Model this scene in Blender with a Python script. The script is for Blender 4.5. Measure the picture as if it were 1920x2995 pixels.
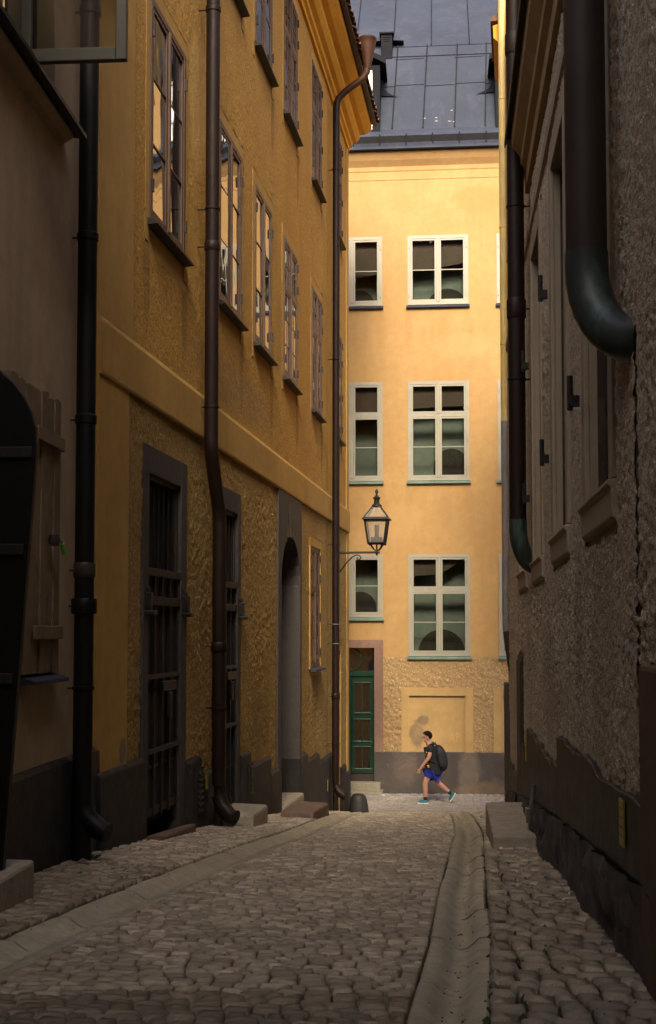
import bpy, bmesh, math, random
import numpy as np
from mathutils import Vector, Matrix

for o in list(bpy.data.objects):
    bpy.data.objects.remove(o, do_unlink=True)
SC = bpy.context.scene
COL = SC.collection
R = math.radians
rnd = random.Random(7)
ZC = 4.0          # height of the eye; heights below are given relative to the eye

# ------------------------------------------------------------------ camera
F_PX, W_PX, H_PX = 3700.0, 1920.0, 2995.0
cam = bpy.data.cameras.new('camera')
cam_o = bpy.data.objects.new('camera', cam); COL.objects.link(cam_o)
cam.sensor_fit = 'VERTICAL'; cam.sensor_height = 36.0; cam.sensor_width = 24.0
cam.lens = F_PX / H_PX * 36.0
cam_o.location = (0, 0, ZC)
cam_o.rotation_euler = (R(93.0), 0, 0)
cam.shift_y = (1850 - F_PX * math.tan(R(3.0)) - H_PX / 2) / H_PX
cam.clip_start = 0.1; cam.clip_end = 600
cam.dof.use_dof = True; cam.dof.focus_distance = 24.0; cam.dof.aperture_fstop = 14.0
SC.camera = cam_o

# ------------------------------------------------------------------ light
SUN_EL, SUN_AZ = 38.0, 2.5          # the light travels forward, a little to the right
world = bpy.data.worlds.new('World'); SC.world = world; world.use_nodes = True
nt = world.node_tree; nt.nodes.clear()
sky = nt.nodes.new('ShaderNodeTexSky'); sky.sky_type = 'NISHITA'; sky.sun_disc = False
sky.sun_elevation = R(SUN_EL); sky.sun_rotation = R(180 + SUN_AZ)
sky.air_density = 0.55; sky.dust_density = 5.0; sky.ozone_density = 0.0
bg = nt.nodes.new('ShaderNodeBackground'); bg.inputs['Strength'].default_value = 0.15
wo = nt.nodes.new('ShaderNodeOutputWorld')
nt.links.new(sky.outputs[0], bg.inputs[0]); nt.links.new(bg.outputs[0], wo.inputs[0])
sun = bpy.data.lights.new('sun', 'SUN'); sun.energy = 1.3; sun.angle = R(11); sun.color = (1.0, 0.87, 0.68)
sun_o = bpy.data.objects.new('sun', sun); COL.objects.link(sun_o)
sd = Vector((math.sin(R(SUN_AZ)) * math.cos(R(SUN_EL)), math.cos(R(SUN_AZ)) * math.cos(R(SUN_EL)), -math.sin(R(SUN_EL))))
sun_o.rotation_euler = sd.to_track_quat('-Z', 'Y').to_euler()
sun_o.location = (0, -6, ZC + 30)
vs = SC.view_settings
vs.view_transform = 'Standard'; vs.look = 'None'; vs.gamma = 1.0; vs.use_curve_mapping = False
vs.exposure = 1.6
SC.cycles.max_bounces = 10; SC.cycles.diffuse_bounces = 6; SC.cycles.transparent_max_bounces = 12
SC.cycles.caustics_reflective = False; SC.cycles.caustics_refractive = False
SC.cycles.sample_clamp_indirect = 4.0
SC.cycles.use_denoising = True

# ------------------------------------------------------------------ materials
class NT:
    def __init__(s, name):
        s.m = bpy.data.materials.new(name); s.m.use_nodes = True
        s.t = s.m.node_tree; s.n = s.t.nodes; s.l = s.t.links
        s.b = s.n['Principled BSDF']; s.out = s.n['Material Output']
        s.tc = s.n.new('ShaderNodeTexCoord')
    def mp(s, scale=(1, 1, 1), src='Object'):
        m = s.n.new('ShaderNodeMapping'); m.inputs['Scale'].default_value = scale
        s.l.new(s.tc.outputs[src], m.inputs[0]); return m.outputs[0]
    def noise(s, scale, detail=5, rough=0.6, vec=None, dist=0.0):
        n = s.n.new('ShaderNodeTexNoise'); n.inputs['Scale'].default_value = scale
        n.inputs['Detail'].default_value = detail; n.inputs['Roughness'].default_value = rough
        n.inputs['Distortion'].default_value = dist
        s.l.new(vec if vec else s.mp(), n.inputs['Vector']); return n.outputs[0]
    def vor(s, scale, vec=None, feature='F1'):
        n = s.n.new('ShaderNodeTexVoronoi'); n.inputs['Scale'].default_value = scale; n.feature = feature
        s.l.new(vec if vec else s.mp(), n.inputs['Vector']); return n.outputs[0]
    def ramp(s, fac, p0, p1, c0=(0, 0, 0, 1), c1=(1, 1, 1, 1)):
        r = s.n.new('ShaderNodeValToRGB'); e = r.color_ramp.elements
        e[0].position = p0; e[1].position = p1; e[0].color = c0; e[1].color = c1
        s.l.new(fac, r.inputs[0]); return r.outputs[0]
    def mix(s, fac, a, b, mode='MIX'):
        m = s.n.new('ShaderNodeMix'); m.data_type = 'RGBA'; m.blend_type = mode
        for sock, v in ((m.inputs[0], fac), (m.inputs[6], a), (m.inputs[7], b)):
            if hasattr(v, 'is_linked') or hasattr(v, 'links'): s.l.new(v, sock)
            elif isinstance(v, (int, float)): sock.default_value = v
            else: sock.default_value = (v[0], v[1], v[2], 1)
        return m.outputs[2]
    def math(s, op, a, b=0.0):
        m = s.n.new('ShaderNodeMath'); m.operation = op
        for sock, v in ((m.inputs[0], a), (m.inputs[1], b)):
            if isinstance(v, (int, float)): sock.default_value = v
            else: s.l.new(v, sock)
        return m.outputs[0]
    def col(s, v):
        if isinstance(v, (tuple, list)): s.b.inputs['Base Color'].default_value = (v[0], v[1], v[2], 1)
        else: s.l.new(v, s.b.inputs['Base Color'])
    def rough(s, v):
        if isinstance(v, (int, float)): s.b.inputs['Roughness'].default_value = v
        else: s.l.new(v, s.b.inputs['Roughness'])
    def bump(s, h, dist, strength=1.0, prev=None):
        b = s.n.new('ShaderNodeBump'); b.inputs['Distance'].default_value = dist; b.inputs['Strength'].default_value = strength
        s.l.new(h, b.inputs['Height'])
        if prev: s.l.new(prev, b.inputs['Normal'])
        s.l.new(b.outputs[0], s.b.inputs['Normal']); return b.outputs[0]

def dk(c, f): return tuple(x * f for x in c)

def plaster(name, c, c2=None, var=0.18, streak=0.25, bumps=((18, 0.006), (70, 0.002)), rough=0.9, stain=(0.25, 0.17, 0.1), stain_amt=0.25):
    t = NT(name)
    c2 = c2 or dk(c, 1 - var)
    k = t.mix(t.ramp(t.noise(0.9, 6), 0.35, 0.68), c, c2)
    k = t.mix(t.math('MULTIPLY', t.ramp(t.noise(6.0, 4, 0.65), 0.4, 0.7), 0.5), k, dk(c2, 0.85))
    st = t.noise(2.6, 5, 0.65, t.mp((1, 1, 0.11)))
    k = t.mix(t.math('MULTIPLY', t.ramp(st, 0.48, 0.78), streak), k, dk(c, 0.5))
    k = t.mix(t.math('MULTIPLY', t.ramp(t.noise(1.7, 7, 0.7, None, 0.6), 0.56, 0.75), stain_amt), k, stain)
    t.col(k); t.rough(rough); t.b.inputs['Specular IOR Level'].default_value = 0.2
    prev = None
    for sc, d in bumps: prev = t.bump(t.noise(sc, 5, 0.65), d, 1.0, prev)
    return t.m

def roughcast(name, c, var=0.35, bumps=((28, 0.012), (85, 0.006)), pale=None, stain=(0.16, 0.11, 0.06), stain_amt=0.35, cs=36):
    t = NT(name)
    k = t.mix(t.ramp(t.noise(1.1, 6), 0.35, 0.7), c, dk(c, 1 - var * 0.6))
    k = t.mix(t.ramp(t.noise(cs, 4, 0.7), 0.38, 0.6), dk(c, 1 - var), k)
    k = t.mix(t.math('MULTIPLY', t.ramp(t.noise(cs * 0.8, 3, 0.6), 0.56, 0.66), 0.6), k, pale or dk(c, 1.35))
    st = t.noise(2.2, 5, 0.65, t.mp((1, 1, 0.10)))
    k = t.mix(t.math('MULTIPLY', t.ramp(st, 0.46, 0.75), stain_amt), k, stain)
    t.col(k); t.rough(0.92); t.b.inputs['Specular IOR Level'].default_value = 0.2
    prev = None
    for sc, d in bumps: prev = t.bump(t.noise(sc, 4, 0.6, None, 0.4), d, 1.0, prev)
    return t.m

def paint(name, c, rough=0.5, var=0.25, metallic=0.0, bump=0.0012, worn=None, worn_amt=0.4, spec=0.4, scale=9, dent=0):
    t = NT(name)
    k = t.mix(t.ramp(t.noise(scale * 0.3, 5), 0.3, 0.7), c, dk(c, 1 - var))
    if worn: k = t.mix(t.math('MULTIPLY', t.ramp(t.noise(scale, 8, 0.72, t.mp((1, 1, 0.35))), 0.52, 0.66), worn_amt), k, worn)
    t.col(k); t.b.inputs['Metallic'].default_value = metallic; t.b.inputs['Specular IOR Level'].default_value = spec
    r = t.n.new('ShaderNodeMapRange'); r.inputs[3].default_value = rough - 0.12; r.inputs[4].default_value = min(1, rough + 0.15)
    t.l.new(t.noise(scale, 4), r.inputs[0]); t.rough(r.outputs[0])
    pv = t.bump(t.noise(scale * 3, 4), bump) if bump else None
    if dent: t.bump(t.noise(3.0, 3, 0.5, t.mp((1, 1, 0.4))), dent, 1.0, pv)
    return t.m

def stone(name, c, var=0.35, rand=0.5, bump=0.004, rough=0.75, scale=14, tint=None):
    """pieces: a different tone for every object and every loose island"""
    t = NT(name)
    oi = t.n.new('ShaderNodeObjectInfo'); ge = t.n.new('ShaderNodeNewGeometry')
    r = t.math('FRACT', t.math('ADD', oi.outputs['Random'], ge.outputs['Random Per Island']))
    k = t.mix(r, dk(c, 1 - rand * 0.5), dk(c, 1 + rand * 0.5))
    if tint: k = t.mix(t.math('MULTIPLY', t.ramp(t.math('FRACT', t.math('MULTIPLY', r, 7.31)), 0.55, 0.95), 0.6), k, tint)
    k = t.mix(t.ramp(t.noise(scale, 6, 0.7), 0.35, 0.72), k, dk(c, 1 - var))
    w = t.noise(0.7, 5, 0.6, t.mp((1, 1, 1), 'Object'))
    k = t.mix(t.math('MULTIPLY', t.ramp(w, 0.45, 0.7), 0.3), k, dk(c, 0.55))
    t.col(k); t.rough(rough); t.b.inputs['Specular IOR Level'].default_value = 0.35
    t.bump(t.noise(scale * 2.2, 5, 0.65), bump)
    return t.m

def glass_opaque(name, c=(0.012, 0.013, 0.014), wav=0.004, wscale=2.2):
    t = NT(name); t.col(c); t.rough(0.03); t.b.inputs['IOR'].default_value = 3.6; t.b.inputs['Specular IOR Level'].default_value = 0.5
    t.bump(t.noise(wscale, 2, 0.4, t.mp((1, 1, 0.5))), wav)
    return t.m

def glass_clear(name, tint=(0.82, 0.86, 0.82), wav=0.003, ior=1.6, haze=0):
    t = NT(name); t.n.remove(t.b)
    tr = t.n.new('ShaderNodeBsdfTransparent'); tr.inputs[0].default_value = (*tint, 1)
    gl = t.n.new('ShaderNodeBsdfGlossy'); gl.inputs['Roughness'].default_value = 0.02
    fr = t.n.new('ShaderNodeFresnel'); fr.inputs[0].default_value = ior
    bp = t.n.new('ShaderNodeBump'); bp.inputs['Distance'].default_value = wav
    t.l.new(t.noise(2.5, 2, 0.4), bp.inputs['Height']); t.l.new(bp.outputs[0], gl.inputs['Normal']); t.l.new(bp.outputs[0], fr.inputs['Normal'])
    mx = t.n.new('ShaderNodeMixShader')
    if haze:
        df = t.n.new('ShaderNodeBsdfDiffuse'); df.inputs[0].default_value = (0.8, 0.78, 0.72, 1); m2 = t.n.new('ShaderNodeMixShader'); m2.inputs[0].default_value = haze
        t.l.new(tr.outputs[0], m2.inputs[1]); t.l.new(df.outputs[0], m2.inputs[2]); tr = m2
    t.l.new(fr.outputs[0], mx.inputs[0]); t.l.new(tr.outputs[0], mx.inputs[1]); t.l.new(gl.outputs[0], mx.inputs[2])
    t.l.new(mx.outputs[0], t.out.inputs[0])
    return t.m

YEL = (0.54, 0.305, 0.07)
M = dict(
    b_smooth=plaster('ochre_smooth', (0.50, 0.30, 0.085), bumps=((14, 0.004), (60, 0.0015)), stain=(0.3, 0.2, 0.1), stain_amt=0.3, streak=0.35),
    b_upper=roughcast('ochre_roughcast', YEL, var=0.4, bumps=((26, 0.010), (80, 0.004)), stain=(0.33, 0.19, 0.07), stain_amt=0.5),
    b_lower=roughcast('ochre_rubble_render', (0.43, 0.275, 0.086), var=0.5, bumps=((34, 0.016), (95, 0.006)), pale=(0.60, 0.42, 0.17), stain=(0.22, 0.14, 0.05), stain_amt=0.4),
    b_cornice=plaster('ochre_cornice', (0.68, 0.345, 0.04), bumps=((5, 0.003),), streak=0.15, stain_amt=0.12),
    a_wall=plaster('beige_plaster', (0.44, 0.33, 0.205), bumps=((10, 0.004), (50, 0.001)), streak=0.45, stain=(0.2, 0.13, 0.08), stain_amt=0.5),
    e_wall=plaster('apricot_plaster', (0.42, 0.264, 0.106), (0.385, 0.228, 0.082), bumps=((4, 0.004), (40, 0.0012)), streak=0.22, stain=(0.55, 0.30, 0.10), stain_amt=0.4),
    e_rough=roughcast('apricot_roughcast', (0.39, 0.255, 0.115), var=0.3, bumps=((30, 0.02),), stain=(0.35, 0.23, 0.12), stain_amt=0.3, pale=(0.7, 0.5, 0.26)),
    e_niche=plaster('apricot_niche', (0.47, 0.305, 0.122), bumps=((9, 0.002),), streak=0.15, stain=(0.5, 0.33, 0.15), stain_amt=0.3),
    e_plinth=plaster('grey_plinth', (0.085, 0.070, 0.060), bumps=((12, 0.004), (60, 0.002)), streak=0.2, stain=(0.26, 0.18, 0.10), stain_amt=0.75),
    c_wall=roughcast('grey_roughcast', (0.60, 0.505, 0.375), var=0.5, bumps=((24, 0.016), (75, 0.008)), pale=(0.78, 0.67, 0.50), stain=(0.33, 0.26, 0.19), stain_amt=0.3, cs=52),
    c_smooth=plaster('grey_surround', (0.37, 0.305, 0.215), bumps=((16, 0.003),), streak=0.3, stain=(0.14, 0.12, 0.1)),
    c_upper=plaster('peach_plaster', (0.66, 0.45, 0.26), bumps=((16, 0.003),), streak=0.2),
    c_mould=plaster('umber_moulding', (0.34, 0.24, 0.12), bumps=((10, 0.003),), streak=0.5),
    black=paint('black_plinth', (0.015, 0.0135, 0.0125), 0.62, 0.4, bump=0.004, worn=(0.07, 0.06, 0.055), worn_amt=0.35, scale=7),
    blackc=paint('black_coated_base', (0.011, 0.0098, 0.009), 0.5, 0.4, bump=0.004, worn=(0.08, 0.07, 0.065), worn_amt=0.35, scale=9),
    pipe=paint('brown_pipe_paint', (0.014, 0.0065, 0.0045), 0.5, 0.3, bump=0.0006, worn=(0.03, 0.015, 0.010), worn_amt=0.3, spec=0.22, dent=0.012),
    pipe_blk=paint('black_pipe_paint', (0.006, 0.0055, 0.0055), 0.5, 0.3, bump=0.0006, spec=0.2, dent=0.012),
    pipe_rust=paint('rust_red_pipe', (0.050, 0.020, 0.009), 0.45, 0.3, bump=0.0006, worn=(0.035, 0.015, 0.008), spec=0.2),
    pipe_dark=paint('umber_pipe', (0.042, 0.029, 0.023), 0.5, 0.35, bump=0.0006, worn=(0.030, 0.020, 0.016), spec=0.25, dent=0.012),
    pipe_verd=paint('verdigris_copper', (0.030, 0.040, 0.036), 0.45, 0.4, bump=0.001, worn=(0.10, 0.17, 0.14), worn_amt=0.5, scale=6),
    pipe_yel=paint('yellow_pipe', (0.60, 0.46, 0.16), 0.5, 0.3, bump=0.0006, worn=(0.42, 0.38, 0.26), worn_amt=0.5),
    pipe_grey=paint('grey_pipe', (0.20, 0.19, 0.19), 0.5, 0.3, bump=0.0006),
    iron=paint('black_iron', (0.012, 0.011, 0.011), 0.5, 0.4, bump=0.002, worn=(0.035, 0.024, 0.018)),
    iron_rust=paint('rusty_iron', (0.028, 0.019, 0.014), 0.6, 0.4, bump=0.002, worn=(0.09, 0.045, 0.025)),
    lead=paint('roof_metal', (0.036, 0.043, 0.062), 0.7, 0.25, 0.0, bump=0.004, worn=(0.055, 0.06, 0.075), worn_amt=0.4, scale=2.2, spec=0.2, dent=0.06),
    lead_dk=paint('dark_roof_metal', (0.013, 0.0135, 0.016), 0.75, 0.3, 0.0, bump=0.001, spec=0.08),
    tile=stone('roof_clay', (0.16, 0.085, 0.045), 0.4, 0.5, 0.003, 0.85),
    frame_b=paint('brown_window_paint', (0.115, 0.062, 0.037), 0.5, 0.3, bump=0.001, worn=(0.07, 0.04, 0.025), worn_amt=0.6),
    frame_e=paint('putty_window_paint', (0.31, 0.295, 0.22), 0.45, 0.12, bump=0.0006, worn=(0.42, 0.36, 0.25), worn_amt=0.25),
    frame_w=paint('white_window_paint', (0.78, 0.76, 0.70), 0.45, 0.1, bump=0),
    frame_c=paint('umber_window_paint', (0.045, 0.03, 0.022), 0.5, 0.3, bump=0.001, worn=(0.15, 0.09, 0.05), worn_amt=0.6),
    frame_a=paint('olive_window_paint', (0.05, 0.044, 0.030), 0.5, 0.25, bump=0.001),
    copper=paint('green_copper_sill', (0.16, 0.24, 0.18), 0.55, 0.35, 0.1, bump=0.001, worn=(0.08, 0.11, 0.09), worn_amt=0.6),
    sill_dk=paint('dark_sheet_sill', (0.030, 0.026, 0.022), 0.5, 0.4, 0.2, bump=0.001),
    green=paint('green_door_paint', (0.008, 0.036, 0.019), 0.35, 0.25, bump=0.0008, spec=0.4),
    green_dk=paint('dark_green_panel', (0.006, 0.018, 0.012), 0.3, 0.25, bump=0.0008),
    wood=paint('grey_brown_boards', (0.20, 0.14, 0.075), 0.8, 0.35, bump=0.004, worn=(0.05, 0.035, 0.02), worn_amt=0.7, scale=12),
    wood_dk=paint('dark_door_wood', (0.040, 0.028, 0.020), 0.6, 0.35, bump=0.003, worn=(0.075, 0.05, 0.032), worn_amt=0.5, scale=10),
    wood_jamb=paint('brown_jamb_wood', (0.10, 0.055, 0.03), 0.65, 0.35, bump=0.003),
    rubble=stone('foot_rubble', (0.10, 0.085, 0.078), 0.5, 0.1, 0.012, 0.8, 9),
    sandst=stone('grey_sandstone', (0.062, 0.053, 0.048), 0.3, 0.15, 0.003, 0.8),
    redst=stone('pink_sandstone', (0.23, 0.135, 0.092), 0.25, 0.2, 0.003, 0.8),
    step=stone('worn_step_stone', (0.36, 0.31, 0.235), 0.4, 0.15, 0.012, 0.75, 10),
    step_red=stone('worn_red_step', (0.17, 0.115, 0.085), 0.4, 0.15, 0.012, 0.75, 10),
    step_e=stone('door_step_stone', (0.26, 0.23, 0.16), 0.3, 0.15, 0.004, 0.75, 10),
    sett=stone('granite_sett', (0.46, 0.39, 0.285), 0.45, 0.95, 0.004, 0.62, 16, (0.22, 0.17, 0.13)),
    sett_far=stone('pale_granite_sett', (0.34, 0.30, 0.25), 0.3, 0.4, 0.004, 0.65, 16),
    gutter=stone('granite_channel', (0.38, 0.345, 0.25), 0.4, 0.25, 0.004, 0.6, 9),
    glass=glass_opaque('old_window_glass'),
    glass_wavy=glass_opaque('wavy_window_glass', wav=0.012, wscale=1.6),
    glass_clear=glass_clear('clear_window_glass', (0.86, 0.88, 0.84), 0.003, 1.38),
    sash_glass=glass_clear('casement_glass', (0.88, 0.88, 0.82), 0.002, 1.9),
    lamp_glass=glass_clear('lantern_glass', (0.95, 0.93, 0.9), 0.0, 1.6, 0.16),
    teal=plaster('teal_room_wall', (0.15, 0.18, 0.145), bumps=((5, 0.002),), streak=0.0, stain_amt=0.0),
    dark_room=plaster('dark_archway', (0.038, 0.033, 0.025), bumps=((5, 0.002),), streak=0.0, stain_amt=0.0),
    taupe=plaster('taupe_blind', (0.075, 0.058, 0.042), bumps=((30, 0.01),), streak=0.0, stain_amt=0.0),
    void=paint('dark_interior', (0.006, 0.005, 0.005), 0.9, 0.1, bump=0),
    yellow=paint('yellow_plate_enamel', (0.30, 0.215, 0.025), 0.4, 0.2, bump=0.0004, worn=(0.2, 0.15, 0.03)),
    lamp_tube=paint('amber_lamp_tube', (0.42, 0.30, 0.13), 0.25, 0.2, bump=0),
    white=paint('white_paper', (0.8, 0.8, 0.78), 0.7, 0.1, bump=0),
    tag_green=paint('green_tag_plastic', (0.10, 0.42, 0.02), 0.4, 0.1, bump=0),
    steel=paint('dull_steel', (0.3, 0.29, 0.27), 0.35, 0.2, 0.8, bump=0),
    graffiti=plaster('overpaint_patch', (0.20, 0.145, 0.10), bumps=((14, 0.003),), streak=0.1, stain=(0.32, 0.22, 0.12), stain_amt=0.6),
    graffiti2=plaster('ochre_overpaint', (0.42, 0.27, 0.10), bumps=((14, 0.003),), streak=0.1, stain=(0.3, 0.2, 0.1), stain_amt=0.5),
    mark=paint('faint_ochre_mark', (0.55, 0.32, 0.09), 0.9, 0.1, bump=0),
    leaf=paint('weed_leaf', (0.05, 0.13, 0.02), 0.6, 0.3, bump=0),
    tree_leaf=paint('tree_leaf', (0.045, 0.09, 0.018), 0.55, 0.3, bump=0),
    bark=paint('bark', (0.07, 0.05, 0.035), 0.9, 0.3, bump=0.01),
    moss=paint('joint_moss', (0.035, 0.045, 0.012), 0.9, 0.3, bump=0.004),
    skin=paint('skin', (0.40, 0.20, 0.13), 0.55, 0.08, bump=0), hair=paint('dark_brown_hair', (0.013, 0.007, 0.005), 0.8, 0.2, bump=0, spec=0.05),
    shirt=paint('black_cotton', (0.010, 0.010, 0.011), 0.85, 0.2, bump=0.002), shorts=paint('blue_shorts_cloth', (0.016, 0.035, 0.30), 0.7, 0.2, bump=0.002),
    sock=paint('black_sock', (0.012, 0.012, 0.013), 0.9, 0.1, bump=0), shoe=paint('teal_shoe', (0.01, 0.13, 0.16), 0.6, 0.2, bump=0, worn=(0.02, 0.25, 0.10), worn_amt=0.6, scale=25),
    lime=paint('lime_trim', (0.30, 0.55, 0.02), 0.6, 0.1, bump=0), sole=paint('white_sole', (0.75, 0.75, 0.72), 0.6, 0.1, bump=0),
    pack=paint('black_backpack_cloth', (0.014, 0.014, 0.015), 0.7, 0.3, bump=0.003), print_=paint('yellow_shirt_print', (0.75, 0.42, 0.02), 0.7, 0.1, bump=0),
)
def dirt_mat():
    t = NT('joint_dirt'); t.col(t.mix(t.noise(9, 6), (0.010, 0.008, 0.006), (0.030, 0.025, 0.018))); t.rough(0.95); t.bump(t.noise(60, 4), 0.004); return t.m
M['dirt'] = dirt_mat()
def blot(mat, cu, cz, ru, rz, c, amt, soft=0.25):
    t = NT.__new__(NT); t.m = mat; t.t = mat.node_tree; t.n = t.t.nodes; t.l = t.t.links; t.b = t.n['Principled BSDF']; t.tc = t.n.new('ShaderNodeTexCoord')
    m = t.n.new('ShaderNodeMapping'); m.inputs['Location'].default_value = (-cu / ru, 0, -(cz + ZC) / rz); m.inputs['Scale'].default_value = (1 / ru, 0, 1 / rz); t.l.new(t.tc.outputs['Object'], m.inputs[0])
    ln = t.n.new('ShaderNodeVectorMath'); ln.operation = 'LENGTH'; t.l.new(m.outputs[0], ln.inputs[0])
    d = t.math('ADD', ln.outputs['Value'], t.math('MULTIPLY', t.math('SUBTRACT', t.noise(7, 6, 0.65), 0.5), 0.9))
    f = t.ramp(d, 0.62, 0.62 + soft, (1, 1, 1, 1), (0, 0, 0, 1))
    f = t.math('MULTIPLY', t.math('MULTIPLY', f, amt), t.ramp(t.noise(5, 4), 0.25, 0.6, (0.55, 0.55, 0.55, 1), (1, 1, 1, 1)))
    old = t.b.inputs['Base Color'].links[0].from_socket
    t.col(t.mix(f, old, c))
blot(M['e_niche'], 0.0, -1.93, 0.26, 0.28, (0.36, 0.24, 0.09), 0.75); blot(M['e_niche'], -0.10, -2.03, 0.17, 0.17, (0.17, 0.12, 0.085), 0.9); blot(M['e_niche'], -0.25, -2.38, 0.22, 0.42, (0.17, 0.125, 0.085), 0.85)
for cx in (-1.74, 0.285):
    for za in (7.62, 3.46, -0.62):
        for k, dx in enumerate((-0.70, 0.70, 0.15)):
            if za < 0 or (cx < 0 and dx < 0): continue
            blot(M['e_wall'], cx + dx, za - 0.42 - 0.1 * k, 0.11 + 0.05 * k, 0.55, (0.28, 0.16, 0.055), 0.22, 0.9)
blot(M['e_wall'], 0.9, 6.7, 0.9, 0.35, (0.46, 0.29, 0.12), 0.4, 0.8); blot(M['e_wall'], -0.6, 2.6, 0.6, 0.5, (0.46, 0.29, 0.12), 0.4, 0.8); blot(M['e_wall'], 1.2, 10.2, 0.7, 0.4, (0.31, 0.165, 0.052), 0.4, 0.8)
blot(M['b_smooth'], -0.58, -0.98, 0.13, 0.15, (0.16, 0.135, 0.11), 0.85, 0.15); blot(M['b_smooth'], -0.9, 0.6, 0.25, 0.9, (0.33, 0.20, 0.06), 0.4, 0.8); blot(M['b_smooth'], 5.5, 2.3, 0.8, 0.2, (0.33, 0.2, 0.07), 0.45, 0.7)
for u_, z_ in ((1.45, 3.2), (4.25, 3.25), (6.28, 3.2), (8.45, 3.25), (6.3, 7.2), (8.5, 7.2), (0.1, 3.25), (11.1, 3.2)): blot(M['b_upper'], u_, z_, 0.13, 0.62, (0.20, 0.115, 0.035), 0.6, 0.8)
blot(M['b_upper'], 2.0, 5.6, 0.5, 0.9, (0.62, 0.40, 0.14), 0.5, 0.6); blot(M['b_upper'], 6.9, 4.3, 0.35, 0.8, (0.30, 0.19, 0.06), 0.45, 0.7); blot(M['b_upper'], 4.2, 2.9, 2.6, 0.35, (0.26, 0.17, 0.08), 0.5, 0.7)
blot(M['b_lower'], 2.3, 0.2, 0.25, 0.5, (0.20, 0.135, 0.05), 0.6, 0.7); blot(M['b_lower'], 5.4, -1.2, 0.9, 0.5, (0.18, 0.12, 0.05), 0.6, 0.7); blot(M['b_lower'], 10.3, -0.9, 0.4, 0.6, (0.16, 0.10, 0.04), 0.6, 0.7)
blot(M['c_wall'], -4.8, -0.2, 0.6, 0.7, (0.30, 0.24, 0.17), 0.55, 0.8); blot(M['c_wall'], -1.5, -0.4, 1.2, 0.4, (0.28, 0.22, 0.15), 0.5, 0.8); blot(M['c_wall'], -3.7, 0.1, 0.25, 0.6, (0.26, 0.21, 0.15), 0.5, 0.8)
blot(M['a_wall'], -0.5, 1.9, 0.10, 0.7, (0.16, 0.11, 0.07), 0.5, 0.9); blot(M['a_wall'], -1.4, 2.6, 0.7, 0.5, (0.30, 0.20, 0.11), 0.5, 0.8)
blot(M['e_plinth'], 0.95, -3.3, 0.30, 0.9, (0.20, 0.155, 0.11), 0.6, 0.9); blot(M['e_plinth'], 1.4, -3.7, 0.9, 0.35, (0.20, 0.135, 0.08), 0.6, 0.9); blot(M['e_plinth'], -0.5, -3.1, 0.35, 0.5, (0.15, 0.115, 0.09), 0.5, 0.9)

# ------------------------------------------------------------------ mesh helpers
def link(name, mesh, mat=None, parent=None):
    o = bpy.data.objects.new(name, mesh); COL.objects.link(o)
    if mat is not None and not mesh.materials: mesh.materials.append(mat)
    if parent: o.parent = parent
    return o

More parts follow.
